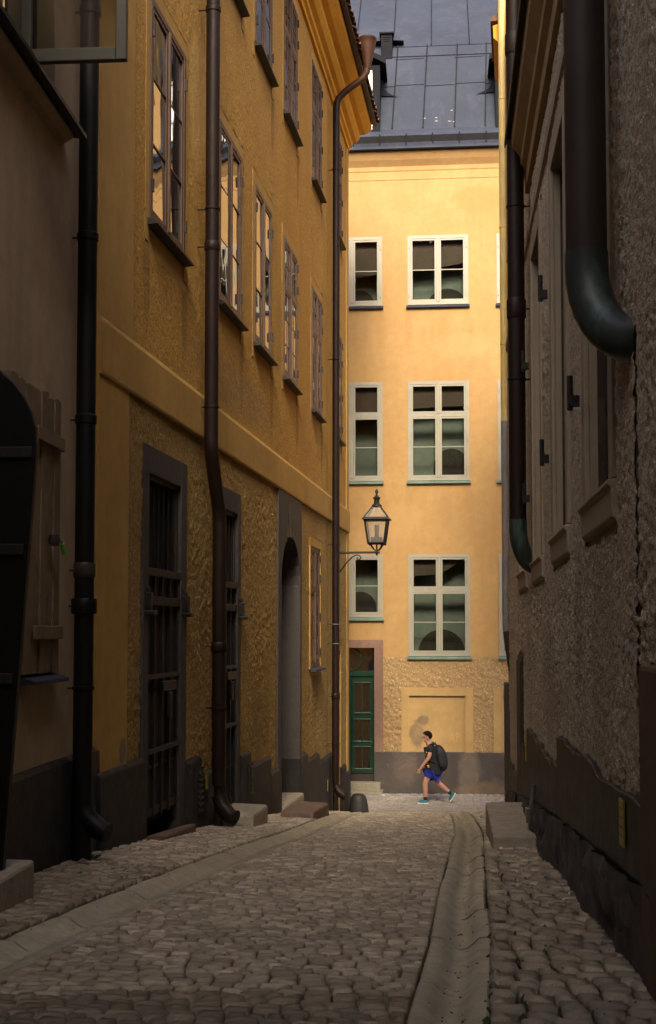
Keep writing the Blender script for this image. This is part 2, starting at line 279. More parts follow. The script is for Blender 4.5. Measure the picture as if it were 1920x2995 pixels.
class MB:
    """collects faces in (u along, w outwards, z up) and links them as one mesh object"""
    def __init__(s, o=1, dz=0.0): s.v = []; s.f = []; s.o = o; s.dz = dz
    def P(s, u, w, z): s.v.append((u, s.o * w, z + s.dz)); return len(s.v) - 1
    def face(s, *i): s.f.append(i)
    def quad(s, pts): s.face(*[s.P(*p) for p in pts])
    def box(s, u0, u1, w0, w1, z0, z1, slope=0.0):
        a = [s.P(u, w, z - (slope if (w == w1 and k) else 0)) for k, z in ((0, z0), (1, z1)) for (u, w) in ((u0, w0), (u1, w0), (u1, w1), (u0, w1))]
        for q in ((0, 3, 2, 1), (4, 5, 6, 7), (0, 1, 5, 4), (1, 2, 6, 5), (2, 3, 7, 6), (3, 0, 4, 7)): s.face(*[a[k] for k in q])
        return s
    def prism(s, poly, w0, w1):
        """polygon in (u, z), extruded from w0 to w1"""
        n = len(poly); a = [s.P(u, w0, z) for u, z in poly]; b = [s.P(u, w1, z) for u, z in poly]
        s.face(*a[::-1]); s.face(*b)
        for i in range(n): s.face(a[i], a[(i + 1) % n], b[(i + 1) % n], b[i])
        return s
    def profile(s, prof, u0, u1, m0=0.0, m1=0.0):
        """closed profile in (w, z) run along u; m0/m1 mitre the ends by w"""
        n = len(prof); a = [s.P(u0 - m0 * w, w, z) for w, z in prof]; b = [s.P(u1 + m1 * w, w, z) for w, z in prof]
        s.face(*a); s.face(*b[::-1])
        for i in range(n): s.face(a[i], b[i], b[(i + 1) % n], a[(i + 1) % n])
        return s
    def tube(s, pts, r, n=12, cap=True):
        pts = [Vector(p) for p in pts]; rr = r if isinstance(r, (list, tuple)) else [r] * len(pts)
        rings = []; up = None
        for i, p in enumerate(pts):
            a = pts[max(0, i - 1)]; b = pts[min(len(pts) - 1, i + 1)]; t = (b - a).normalized()
            if up is None: up = Vector((0, 0, 1)) if abs(t.z) < 0.9 else Vector((1, 0, 0))
            x = t.cross(up)
            if x.length < 1e-4: x = t.cross(Vector((0, 1, 0)))
            x.normalize(); y = x.cross(t).normalized(); up = y
            rings.append([s.P(*(p + (x * math.cos(2 * math.pi * k / n) + y * math.sin(2 * math.pi * k / n)) * rr[i])) for k in range(n)])
        for A, B in zip(rings, rings[1:]):
            for k in range(n): s.face(A[k], A[(k + 1) % n], B[(k + 1) % n], B[k])
        if cap: s.face(*rings[0][::-1]); s.face(*rings[-1])
        return s
    def lathe(s, prof, c=(0, 0), n=16):
        rings = [[s.P(c[0] + r * math.cos(2 * math.pi * k / n), c[1] + r * math.sin(2 * math.pi * k / n), z) for k in range(n)] for r, z in prof]
        for A, B in zip(rings, rings[1:]):
            for k in range(n): s.face(A[k], A[(k + 1) % n], B[(k + 1) % n], B[k])
        s.face(*rings[0][::-1]); s.face(*rings[-1]); return s
    def build(s, name, mat, parent=None, smooth=False, bevel=0.0, fix=True):
        me = bpy.data.meshes.new(name)
        f = s.f if s.o == 1 else [x[::-1] for x in s.f]
        me.from_pydata(s.v, [], f)
        if fix:
            bm = bmesh.new(); bm.from_mesh(me); bmesh.ops.recalc_face_normals(bm, faces=bm.faces); bm.to_mesh(me); bm.free()
        if smooth:
            me.polygons.foreach_set('use_smooth', [True] * len(me.polygons))
            try: me.set_sharp_from_angle(angle=R(40))
            except Exception: pass
        o = link(name, me, mat, parent)
        if bevel:
            b = o.modifiers.new('bevel', 'BEVEL'); b.width = bevel; b.segments = 2; b.limit_method = 'ANGLE'
        return o

def tag(o, label=None, cat=None, group=None, kind=None):
    if label: o['label'] = label
    if cat: o['category'] = cat
    if group: o['group'] = group
    if kind: o['kind'] = kind
    return o
def empty(name, loc=(0, 0, 0), rz=0.0, label=None, cat=None, group=None):
    o = bpy.data.objects.new(name, None); COL.objects.link(o); o.empty_display_size = 0.3
    o.location = loc; o.rotation_euler = (0, 0, rz); return tag(o, label, cat, group)
def copy_tree(o, parent=None):
    c = o.copy(); COL.objects.link(c)
    if parent: c.parent = parent
    for ch in list(o.children): copy_tree(ch, c)
    return c

def vnoise(x, y, seed):
    """smooth value noise on arrays"""
    r = np.random.RandomState(seed).rand(256, 256)
    xi = np.floor(x).astype(int); yi = np.floor(y).astype(int); fx = x - xi; fy = y - yi
    fx = fx * fx * (3 - 2 * fx); fy = fy * fy * (3 - 2 * fy)
    g = lambda a, b: r[a % 256, b % 256]
    return (g(xi, yi) * (1 - fx) + g(xi + 1, yi) * fx) * (1 - fy) + (g(xi, yi + 1) * (1 - fx) + g(xi + 1, yi + 1) * fx) * fy
def fbm(x, y, f0, seed, oct=4, g=0.55):
    a = 1.0; s = 0; t = 0
    for k in range(oct):
        s = s + a * vnoise(x * f0 + 17.3 * k, y * f0 + 5.1 * k, seed + k); t += a; a *= g; f0 *= 2.03
    return s / t

def sheet(name, mat, parent, o, u0, u1, z0, z1, w, amp, step, f0, holes=(), seed=1, ragged=0.0, oct=3, sharp=1.0):
    """a coat of render as real relief; cells inside holes are left out"""
    nu = max(2, int((u1 - u0) / step)); nz = max(2, int((z1 - z0) / step))
    uu, zz = np.meshgrid(np.linspace(u0, u1, nu + 1), np.linspace(z0, z1, nz + 1))
    h = fbm(uu, zz, f0, seed, oct)
    h = np.clip((h - 0.5) * 2.4 * sharp + 0.5, 0, 1)
    big = fbm(uu, zz, 0.7, seed + 31, 2)
    msk = np.clip(0.25 + 1.7 * (fbm(uu, zz, 1.3, seed + 77, 3) - 0.18), 0.3, 1.35)
    ww = w + amp * h * msk + 0.016 * (big - 0.5)
    cu = (uu[:-1, :-1] + uu[1:, 1:]) / 2; cz = (zz[:-1, :-1] + zz[1:, 1:]) / 2
    if ragged:
        cu = cu + ragged * (fbm(cu, cz, 9, seed + 50, 2) - 0.5) * 2; cz = cz + ragged * (fbm(cu, cz, 9, seed + 60, 2) - 0.5) * 2
    keep = np.ones(cu.shape, bool)
    for hh in holes:
        keep &= ~((cu > hh[0]) & (cu < hh[1]) & (cz > hh[2]) & (cz < hh[3]))
    idx = np.arange(uu.size).reshape(uu.shape)
    q = np.stack([idx[:-1, :-1], idx[1:, :-1], idx[1:, 1:], idx[:-1, 1:]], -1)[keep]
    if o == -1: q = q[:, ::-1]
    co = np.stack([uu, o * ww, zz + ZC], -1).reshape(-1, 3)
    me = bpy.data.meshes.new(name)
    me.vertices.add(len(co)); me.vertices.foreach_set('co', co.ravel())
    me.loops.add(q.size); me.loops.foreach_set('vertex_index', q.ravel())
    me.polygons.add(len(q)); me.polygons.foreach_set('loop_start', np.arange(0, q.size, 4)); me.polygons.foreach_set('loop_total', np.full(len(q), 4))
    me.polygons.foreach_set('use_smooth', np.ones(len(q), bool))
    me.update(calc_edges=True); me.validate()
    return link(name, me, mat, parent)

def wall_slab(parent, o, u0, u1, z0, z1, holes, depth, mat, back=0.45, name='wall'):
    """front with openings, reveals, and a solid body behind"""
    b = MB(o, ZC)
    us = sorted(set([u0, u1] + [h[0] for h in holes] + [h[1] for h in holes])); us = [u for u in us if u0 <= u <= u1]
    zs = sorted(set([z0, z1] + [h[2] for h in holes] + [h[3] for h in holes])); zs = [z for z in zs if z0 <= z <= z1]
    for ua, ub in zip(us, us[1:]):
        for za, zb in zip(zs, zs[1:]):
            cu, cz = (ua + ub) / 2, (za + zb) / 2
            if any(h[0] < cu < h[1] and h[2] < cz < h[3] for h in holes): continue
            b.quad([(ua, 0, za), (ua, 0, zb), (ub, 0, zb), (ub, 0, za)])
    for h in holes:
        a0, a1, c0, c1 = h[:4]; c0 = max(c0, z0); d = h[4] if len(h) > 4 else depth
        b.quad([(a0, 0, c0), (a0, -d, c0), (a0, -d, c1), (a0, 0, c1)])
        b.quad([(a1, 0, c0), (a1, 0, c1), (a1, -d, c1), (a1, -d, c0)])
        b.quad([(a0, 0, c1), (a0, -d, c1), (a1, -d, c1), (a1, 0, c1)])
        b.quad([(a0, 0, c0), (a1, 0, c0), (a1, -d, c0), (a0, -d, c0)])
    b.quad([(u0, -back, z0), (u1, -back, z0), (u1, -back, z1), (u0, -back, z1)])
    b.quad([(u0, 0, z0), (u0, -back, z0), (u0, -back, z1), (u0, 0, z1)])
    b.quad([(u1, 0, z0), (u1, 0, z1), (u1, -back, z1), (u1, -back, z0)])
    b.quad([(u0, 0, z1), (u0, -back, z1), (u1, -back, z1), (u1, 0, z1)])
    return b.build(name, mat, parent, fix=False)

def window(parent, o, u0, u1, z0, z1, w, mats, fw=0.07, sw=0.045, cols=1, rows=3, transom=None, rows_up=1, nsash=2, bar=0.018,
           depth=0.08, proud=0.02, flush=False, sill=None, hinges=True, tilt=0.003, mull=0.05):
    """casement window: the frame is the part; sashes, panes, sill and hinges are its pieces"""
    fm, gm = mats[0], mats[1]
    b = MB(o, ZC); wi, wo_ = w - depth, w + proud
    b.box(u0, u0 + fw, wi, wo_, z0, z1); b.box(u1 - fw, u1, wi, wo_, z0, z1)
    b.box(u0 + fw, u1 - fw, wi, wo_ - 0.002, z1 - fw, z1); b.box(u0 + fw, u1 - fw, wi, wo_ - 0.002, z0, z0 + fw)
    ui0, ui1, zi0, zi1 = u0 + fw, u1 - fw, z0 + fw, z1 - fw
    if transom: b.box(ui0, ui1, wi, wo_ - 0.004, transom - fw / 2, transom + fw / 2)
    if nsash == 2: 
        um = (u0 + u1) / 2
        b.box(um - mull / 2, um + mull / 2, wi, wo_ + 0.012, zi0, (transom - fw / 2) if transom else zi1)
        if transom: b.box(um - mull / 2, um + mull / 2, wi, wo_ + 0.010, transom + fw / 2, zi1)
    win = b.build('window', fm, parent)
    fields = []
    zr = [(zi0, (transom - fw / 2) if transom else zi1, rows)] + ([(transom + fw / 2, zi1, rows_up)] if transom else [])
    ur = [(ui0, (u0 + u1) / 2 - mull / 2), ((u0 + u1) / 2 + mull / 2, ui1)] if nsash == 2 else [(ui0, ui1)]
    for za, zb, nr in zr:
        for ua, ub in ur:
            ua2, ub2, za2, zb2 = ua + 0.004, ub - 0.004, za + 0.004, zb - 0.004
            s = MB(o, ZC); s0, s1 = w - 0.05, w + proud - 0.008
            wpane = (w + proud - 0.019) if flush else (w - 0.028)
            s.box(ua2, ua2 + sw, s0, s1, za2, zb2); s.box(ub2 - sw, ub2, s0, s1, za2, zb2)
            s.box(ua2 + sw, ub2 - sw, s0, s1 - 0.002, za2, za2 + sw * 1.2); s.box(ua2 + sw, ub2 - sw, s0, s1 - 0.002, zb2 - sw, zb2)
            gu0, gu1, gz0, gz1 = ua2 + sw, ub2 - sw, za2 + sw * 1.2, zb2 - sw
            for k in range(1, nr): 
                z = gz0 + (gz1 - gz0) * k / nr; s.box(gu0, gu1, s0 + 0.006, s1 - 0.006, z - bar / 2, z + bar / 2)
            for k in range(1, cols):
                u = gu0 + (gu1 - gu0) * k / cols; s.box(u - bar / 2, u + bar / 2, s0 + 0.008, s1 - 0.004, gz0, gz1)
            s.build('sash', fm, win)
            t0 = rnd.uniform(-tilt, tilt); t1 = rnd.uniform(-tilt, tilt)
            for i in range(cols):
                for k in range(nr):
                    pa, pb = gu0 + (gu1 - gu0) * i / cols, gu0 + (gu1 - gu0) * (i + 1) / cols
                    qa, qb = gz0 + (gz1 - gz0) * k / nr, gz0 + (gz1 - gz0) * (k + 1) / nr
                    p = MB(o, ZC); wp = wpane; a, c = t0 + rnd.uniform(-tilt, tilt) * 0.5, t1 + rnd.uniform(-tilt, tilt) * 0.5
                    V = [p.P(pa, wp - a, qa), p.P(pa, wp - a + c, qb), p.P(pb, wp + a + c, qb), p.P(pb, wp + a, qa)]
                    p.face(*V)
                    p.build('pane', gm, win, fix=False)
    if sill:
        s = MB(o, ZC); pr, th, ov, sm = sill
        s.profile([(w - 0.02, z0 + 0.004), (w + pr, z0 - 0.045), (w + pr, z0 - 0.045 - th), (w - 0.02, z0 - 0.075)], u0 - ov, u1 + ov)
        s.build('sill', sm, win)
    if hinges:
        for u in (u0 + 0.035, u1 - 0.035):
            for z in [z0 + (z1 - z0) * f for f in ((0.12, 0.42, 0.75, 0.92) if transom else (0.15, 0.85))]:
                h = MB(o, ZC); h.box(u - 0.012, u + 0.012, wo_, wo_ + 0.022, z - 0.06, z + 0.06)
                h.build('hinge', fm if mats[0] is M['frame_e'] else M['iron_rust'], win)
    return win

# ------------------------------------------------------------------ ground profile
_D = np.array([-40, -8, 0, 4.2, 8, 11.1, 15, 18.7, 22, 25.3, 26.3, 29.4, 45, 80]); _H = np.array([0.6, 0.8, 1.0, 1.30, 1.58, 1.855, 2.25, 2.66, 3.11, 3.58, 3.67, 3.70, 3.85, 4.0])
_dd = np.arange(-40, 80, 0.1); _hh = np.interp(_dd, _D, _H); _k = np.ones(25) / 25; _hh = np.convolve(np.pad(_hh, 12, mode='edge'), _k, 'valid')
def gz(d): return ZC - float(np.interp(d, _dd, _hh))
def gza(d): return ZC - np.interp(d, _dd, _hh)
_rg = np.array([[0, -0.1], [2, 0.12], [4.2, 0.385], [5.9, 0.606], [7.6, 0.80], [9.7, 1.045], [13, 1.44], [17, 1.80], [20, 2.05], [24.5, 2.3]])
_lg = np.array([[0, -2.25], [4, -1.68], [5.5, -1.40], [6.9, -1.21], [8.7, -0.93], [12.2, -0.42], [14.5, -0.13], [18, 0.18], [21, 0.42], [24.5, 0.75]])
def rgx(d): return float(np.interp(d, _rg[:, 0], _rg[:, 1]))
def lgx(d): return float(np.interp(d, _lg[:, 0], _lg[:, 1]))
RG, LG = 0.145, 0.19       # half widths of the two channels
ROAD_T = 0.105             # the lane runs a little to the right
def surf(x, d):
    """height of the paving, with a crown in the lane and pavements rising to the walls"""
    l, r = lgx(d), rgx(d); z = gz(d)
    if d < 23:
        if l <= x <= r: z += 0.035 * (1 - ((x - (l + r) / 2) / max(0.2, (r - l) / 2)) ** 2) - 0.01
        elif x < l: z += 0.012 + 0.05 * min(1.2, (l - x))
        else: z += 0.012 + 0.05 * min(1.2, (x - r))
    return z
def tpoint(w, u, off=0.0): return (w['P'][0] + w['t'][0] * u + w['s'] * -w['n'][0] * off, w['P'][1] + w['t'][1] * u + w['s'] * -w['n'][1] * off)
def frame(P, t, s):
    """s = -1: the lane lies to the right of the wall, s = +1: to its left"""
    t = np.array(t) / np.hypot(*t); return dict(P=P, t=t, n=np.array([-t[1], t[0]]) * -1, s=s, a=math.atan2(t[1], t[0]), o=s)
WA = frame((-1.82, 10.1), (0.0646, 0.9979), -1)
WB = frame((-1.651, 11.14), (0.1377, 0.9905), -1)
WC = frame((1.84, 11.1), (0.0967, 0.9953), 1)
WD = frame((2.44, 16.6), (0.148, 0.989), 1)
WE = frame((2.301, 29.4), (0.9962, -0.0872), -1)
def root(w, name, label, cat): return empty(name, (w['P'][0], w['P'][1], 0), w['a'], label, cat)
def wpos(w, u, off, z):   # world point of a wall-frame point
    x, y = w['P'][0] + w['t'][0] * u, w['P'][1] + w['t'][1] * u
    n = np.array([-w['t'][1], w['t'][0]]) * w['o']
    return (x + n[0] * off, y + n[1] * off, z + ZC)
# ================================================================== setting: ground
def grid_ground():
    xs = np.array([-60, -30, -15, -8, -5, -3, -2, -1, 0, 1, 2, 3, 5, 8, 15, 30, 60.]); ys = np.concatenate([[-60, -30], np.arange(-12, 32, 0.5), [45, 60, 80]])
    v = [(x, y, gz(y) - 0.085) for y in ys for x in xs]; n = len(xs)
    f = [(j * n + i, j * n + i + 1, (j + 1) * n + i + 1, (j + 1) * n + i) for j in range(len(ys) - 1) for i in range(n - 1)]
    me = bpy.data.meshes.new('ground'); me.from_pydata(v, [], f); me.polygons.foreach_set('use_smooth', [True] * len(f))
    tag(link('ground', me, M['dirt']), kind='structure')
grid_ground()

# ================================================================== building B: the long ochre house on the left
B = root(WB, 'ochre_house', 'long ochre roughcast house with barred doors and rows of brown windows', 'house')
o = -1
BU0, BU1, BZ0, BZ1 = -1.28, 14.87, -4.4, 10.35
ROW2 = [(0.14, 1.40), (2.95, 4.17), (5.02, 6.21), (7.20, 8.40), (9.96, 11.05), (12.72, 13.86)]
Z2 = (3.75, 5.82); ROW3 = ROW2[1:]; Z3 = (7.69, 9.72)
D1 = (0.13, 1.30, -2.6, 1.44); D2 = (2.90, 3.98, -3.0, 1.42); D3 = (6.90, 8.60, -3.4, 1.42); LW = (9.78, 10.88, -0.57, 1.43); D4 = (13.0, 13.62, -3.6, -0.35)
holes = [(a, b, *Z2, 0.12) for a, b in ROW2] + [(a, b, *Z3, 0.12) for a, b in ROW3] + [(*D1, 0.2), (*D2, 0.2), (*D3, 0.34), (*LW, 0.12), (*D4, 0.2)]
wall_slab(B, o, BU0, BU1, BZ0, BZ1, holes, 0.12, M['b_smooth'])
def grow(h, a, top=None): return (h[0] - a, h[1] + a, h[2] - a, h[3] + (a if top is None else top))
up = [grow((a, b, *Z2), 0.0, 0.17) for a, b in ROW2] + [grow((a, b, *Z3), 0.0, 0.13) for a, b in ROW3]
up = [(a - 0.12, b + 0.13, c - 0.30, d) for a, b, c, d in up]
sheet('roughcast', M['b_upper'], B, o, -0.40, 14.55, 2.50, 10.12, 0.004, 0.007, 0.030, 24, up, 3, 0.035)
PL = [(-1.28, -0.02, -1.10), (1.50, 2.06, -1.28), (2.06, 2.74, -1.47), (4.13, 4.66, -1.46), (4.66, 6.02, -1.66), (6.02, 6.70, -1.89), (8.68, 9.22, -1.90), (9.22, 10.55, -2.04), (10.55, 12.4, -2.20), (12.4, 12.95, -2.38), (13.66, 14.22, -2.60), (14.22, 14.87, -2.79)]
lo = [(-0.03, 1.51, -9, 1.69), (2.73, 4.14, -9, 1.67), (6.66, 8.72, -9, 9), (9.66, 11.0, -0.72, 1.60), (12.98, 13.68, -9, -0.2)] + [(a, b, -9, z - 0.03) for a, b, z in PL]
sheet('rubble_render', M['b_lower'], B, o, -0.48, 14.6, -2.9, 2.03, 0.004, 0.012, 0.021, 26, lo, 11, 0.03, sharp=1.1)
# belt course, pilaster strips, plinth
b = MB(o, ZC); b.profile([(0.0, 2.04), (0.045, 2.04), (0.05, 2.06), (0.05, 2.46), (0.03, 2.51), (0.0, 2.53)], BU0, BU1, 0, 1); b.build('belt_course', M['b_smooth'], B)
b = MB(o, ZC); b.box(BU0, -0.36, 0, 0.022, 2.52, 10.1); b.build('corner_strip', M['b_smooth'], B)
b = MB(o, ZC); b.box(BU0, -0.47, 0, 0.028, -1.1, 2.045); b.build('corner_strip', M['b_smooth'], B)
b = MB(o, ZC); b.box(14.58, BU1 + 0.02, 0, 0.03, -2.8, 10.1); b.build('corner_strip', M['b_smooth'], B)
for k, (a, c, z) in enumerate(PL):
    g = gz(WB['P'][1] + WB['t'][1] * (a + c) / 2) - ZC
    b = MB(o, ZC); b.profile([(0, g - 0.5), (0.075, g - 0.5), (0.066, z - 0.03), (0.045, z), (0, z + 0.012)], a + 0.003, c - 0.003); b.build('plinth_section', M['black'], B, bevel=0.012)
# smooth bands around the upper windows
for lst, (za, zb) in ((ROW2, Z2), (ROW3, Z3)):
    for a, c in lst:
        b = MB(o, ZC); e = 0.12
        b.box(a - e, a - 0.002, 0, 0.010, za - 0.22, zb + 0.002); b.box(c + 0.002, c + e, 0, 0.010, za - 0.22, zb + 0.002); b.box(a - e, c + e, 0, 0.012, zb + 0.004, zb + 0.15)
        b.build('window_surround', M['b_smooth'], B)
plain, small = dict(cols=1, rows=3), dict(cols=2, rows=3, transom=1, rows_up=2)
for i, (a, c) in enumerate(ROW2):
    kw = dict(plain) if i < 3 else dict(small); 
    if 'transom' in kw: kw['transom'] = Z2[0] + 1.33
    window(B, o, a, c, *Z2, 0.004, (M['frame_b'], M['glass_wavy'] if i < 3 else M['glass']), fw=0.06, sw=0.04, flush=True, sill=(0.10, 0.02, 0.05, M['sill_dk']), tilt=0.005 if i < 3 else 0.003, **kw)
for i, (a, c) in enumerate(ROW3):
    kw = dict(plain) if i < 2 else dict(small)
    if 'transom' in kw: kw['transom'] = Z3[0] + 1.28
    window(B, o, a, c, *Z3, 0.004, (M['frame_b'], M['glass']), fw=0.06, sw=0.04, flush=True, sill=(0.10, 0.02, 0.05, M['sill_dk']), **kw)
window(B, o, *LW, -0.005, (M['frame_b'], M['glass']), fw=0.07, sw=0.04, flush=True, cols=2, rows=3, transom=0.72, rows_up=2, sill=(0.12, 0.025, 0.03, M['lead']))
b = MB(o, ZC); b.box(9.70, 9.778, 0, 0.024, -0.6, 1.55); b.box(10.882, 10.97, 0, 0.024, -0.6, 1.55); b.box(9.70, 10.97, 0, 0.026, 1.434, 1.57); b.build('window_surround', M['b_smooth'], B)
# iron clad doors
def surround(a0, a1, h, zt, zb, w=0.035):
    b = MB(o, ZC); b.box(a0, h[0] + 0.012, -0.21, w, zb, zt); b.box(h[1] - 0.012, a1, -0.21, w, zb, zt); b.box(h[0] + 0.012, h[1] - 0.012, -0.21, w - 0.003, h[3] - 0.012, zt)
    return b.build('door_surround', M['sandst'], B, bevel=0.008)
def iron_door(h, zrail, nb, zb):
    S = 0.085
    d = MB(o, ZC); d.box(h[0], h[1], -0.30, -0.20 + S, zb, h[3] + 0.02); d = d.build('door', M['void'], B)
    g = MB(o, ZC)
    for (a, c) in ((h[0], h[0] + 0.05), (h[1] - 0.05, h[1])): g.box(a, c, -0.15 + S, -0.09 + S, zb, h[3])
    g.box(h[0] + 0.05, h[1] - 0.05, -0.15 + S, -0.092 + S, h[3] - 0.05, h[3]); g.build('frame', M['wood_dk'], d)
    n = 6
    for k in range(1, n + 1):
        u = h[0] + (h[1] - h[0]) * k / (n + 1); t = MB(o, ZC); t.tube([(u, -0.10 + S, zrail), (u, -0.10 + S, h[3])], 0.011, 6); t.build('transom_bar', M['iron'], d, True)
    for k in range(nb):
        a = h[0] + 0.055 + (h[1] - h[0] - 0.11) * k / nb; c = h[0] + 0.055 + (h[1] - h[0] - 0.11) * (k + 1) / nb
        t = MB(o, ZC); e = rnd.uniform(0, 0.012); t.box(a + 0.008, c - 0.008, -0.19 + S, -0.12 + S + e, zb + 0.12, zrail - 0.02); t.build('board', M['wood_dk'], d, bevel=0.006)
        t = MB(o, ZC); t.box(a + 0.02, c - 0.02, -0.12 + S + e, -0.10 + S + e, zb + 0.12, zb + 0.19); t.build('ledge', M['wood_dk'], d); t = MB(o, ZC); t.box(a + 0.02, c - 0.02, -0.12 + S + e, -0.105 + S + e, zb + 0.55, zb + 0.58); t.build('ledge', M['wood_dk'], d)
    for k in range(nb + 1):
        u = h[0] + 0.055 + (h[1] - h[0] - 0.11) * k / nb
        t = MB(o, ZC); t.box(u - 0.012, u + 0.012, -0.115 + S, -0.075 + S, zb + 0.1, zrail + 0.02); t.build('iron_bar', M['iron'], d)
    for z, hh, mm in ((zrail, 0.035, 'iron_rust'), (zrail - 0.26, 0.04, 'iron_rust'), (zrail - 0.95, 0.022, 'iron'), (zrail - 1.62, 0.022, 'iron')):
        t = MB(o, ZC); t.box(h[0] + 0.0, h[1] - 0.0, -0.085 + S, -0.058 + S, z - hh, z + hh); t.build('strap', M[mm], d, bevel=0.005)
    for u in (h[0] - 0.06, h[1] + 0.10):
        t = MB(o, ZC); z = zrail - 0.28
        t.box(u - 0.05, u + 0.05, -0.02, 0.085, z - 0.07, z + 0.09); t.box(u - 0.03, u + 0.03, 0.0, 0.065, z + 0.09, z + 0.14); t.box(u - 0.07, u + 0.07, 0.0, 0.12, z - 0.115, z - 0.072)
        t.build('lock_box', M['iron'], d, bevel=0.01)
    t = MB(o, ZC); z = zrail - 1.05; u = (h[0] + h[1]) / 2; t.box(u - 0.15, u + 0.3, -0.055 + S, -0.02 + S, z - 0.04, z + 0.05); t.box(u + 0.02, u + 0.1, -0.04 + S, -0.005 + S, z - 0.28, z - 0.06); t.build('hasp', M['iron'], d, bevel=0.008)
    return d
surround(-0.02, 1.50, D1, 1.68, -2.1); iron_door(D1, 0.55, 4, -1.78)
surround(2.74, 4.13, D2, 1.66, -2.4); iron_door(D2, 0.55, 4, -2.12)
# arched doorway with its stone frame
def arch_pts(u0, u1, zs, rise, n=14): 
    c, r = (u0 + u1) / 2, (u1 - u0) / 2
    return [(c - r * math.cos(math.pi * k / n), zs + rise * math.sin(math.pi * k / n)) for k in range(n + 1)]
A3 = arch_pts(6.90, 8.60, 0.72, 0.70)
b = MB(o, ZC); uc = 7.55
half = [p for p in A3 if p[0] <= 7.75]; half2 = [p for p in A3 if p[0] >= 7.75]
def voussoir(poly):
    b = MB(o, ZC); b.prism(poly, -0.335, 0.04); return b.build('arch_stone', M['sandst'], B)
voussoir([(6.66, 0.72), (6.66, 2.03)] + [(uc, 2.03)] + [p for p in A3 if p[0] < uc][::-1] )
voussoir([(uc + 0.012, 2.03), (8.72, 2.03), (8.72, 0.72)] + [p for p in A3 if p[0] > uc + 0.012][::-1])
b = MB(o, ZC); b.box(6.66, 6.915, -0.335, 0.04, -1.95, 0.718); b.build('jamb', M['sandst'], B, bevel=0.006)
b = MB(o, ZC); b.box(8.585, 8.72, -0.335, 0.04, -1.95, 0.718); b.build('jamb', M['sandst'], B, bevel=0.006)
b = MB(o, ZC); b.box(8.575, 8.72, -0.337, 0.05, -3.0, -1.95); b.build('jamb_base', M['black'], B)
b = MB(o, ZC); b.box(6.66, 6.92, -0.337, 0.05, -3.0, -1.95); b.build('jamb_base', M['black'], B)
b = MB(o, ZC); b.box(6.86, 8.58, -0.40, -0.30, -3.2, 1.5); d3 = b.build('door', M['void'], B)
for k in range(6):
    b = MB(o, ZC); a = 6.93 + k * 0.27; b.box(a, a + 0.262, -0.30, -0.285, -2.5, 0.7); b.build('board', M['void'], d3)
b = MB(o, ZC); b.box(7.0, 8.5, -0.30, -0.25, 0.60, 0.70); b.build('rail', M['wood_dk'], d3)
# little door at the far end, beyond the last downpipe
b = MB(o, ZC); b.box(D4[0], D4[1], -0.2, -0.10, -3.3, -0.36); d4 = b.build('door', M['wood_dk'], B)
b = MB(o, ZC); b.box(13.1, 13.52, -0.1, -0.08, -3.0, -1.9); b.build('panel', M['wood_dk'], d4); b = MB(o, ZC); b.box(13.1, 13.52, -0.1, -0.08, -1.7, -0.6); b.build('panel', M['wood_dk'], d4)
b = MB(o, ZC); b.box(12.94, 13.0, 0, 0.03, -2.4, -0.28); b.box(13.62, 13.68, 0, 0.03, -2.6, -0.28); b.box(13.0, 13.62, 0, 0.028, -0.355, -0.28); b.build('door_surround', M['b_smooth'], B)
# louvred vents in the plinth
for (a, c, za, zb) in ((1.74, 2.04, -1.86, -1.38), (4.43, 4.70, -2.02, -1.60)):
    b = MB(o, ZC); b.box(a, c, 0.066, 0.085, za, zb); v = b.build('vent', M['black'], B)
    for k in range(7):
        z = za + 0.05 + (zb - za - 0.1) * k / 6
        b = MB(o, ZC); b.profile([(0.085, z + 0.025), (0.105, z - 0.012), (0.10, z - 0.018), (0.085, z + 0.012)], a + 0.08, c - 0.04); b.build('slat', M['black'], v)
# cornice with its return round the corner, boards and eaves tiles
CP = [(0, 10.02), (0.05, 10.02), (0.055, 10.10), (0.10, 10.13), (0.105, 10.22), (0.18, 10.26), (0.24, 10.36), (0.245, 10.44), (0.34, 10.48), (0.46, 10.60), (0.47, 10.72), (0.0, 10.80)]
b = MB(o, ZC); b.profile(CP, BU0, BU1, 0, 1); b.build('cornice', M['b_cornice'], B)
def side_frame_box(u0, u1, w0, w1, z0, z1): pass
b = MB(o, ZC)   # the cornice and wall of the side street run back from the corner
n = len(CP); V0 = [b.P(BU1 + w, w, z) for w, z in CP]; V1 = [b.P(BU1 + w, -6.0, z) for w, z in CP]
for i in range(n): b.face(V0[i], V0[(i + 1) % n], V1[(i + 1) % n], V1[i])
b.build('side_cornice', M['b_cornice'], B)
b = MB(o, ZC); b.quad([(BU1, -0.005, BZ0), (BU1, -6, BZ0), (BU1, -6, BZ1), (BU1, -0.005, BZ1)]); b.quad([(BU0, -6, BZ0), (BU1, -6, BZ0), (BU1, -6, BZ1), (BU0, -6, BZ1)]); b.quad([(BU0, -.46, BZ0), (BU0, -6, BZ0), (BU0, -6, BZ1), (BU0, -.46, BZ1)])
b.build('side_wall', M['b_smooth'], B, fix=False)
b = MB(o, ZC); b.profile([(0.0, 10.802), (0.56, 10.74), (0.56, 10.78), (-3.0, 13.0), (-6.2, 10.9), (-6.2, 10.8)], BU0, BU1 + 0.50); rf = b.build('roof', M['tile'], B)
t = MB(1, 0)   # one eaves tile, shared by all
for k in range(5):
    pass
ring = []
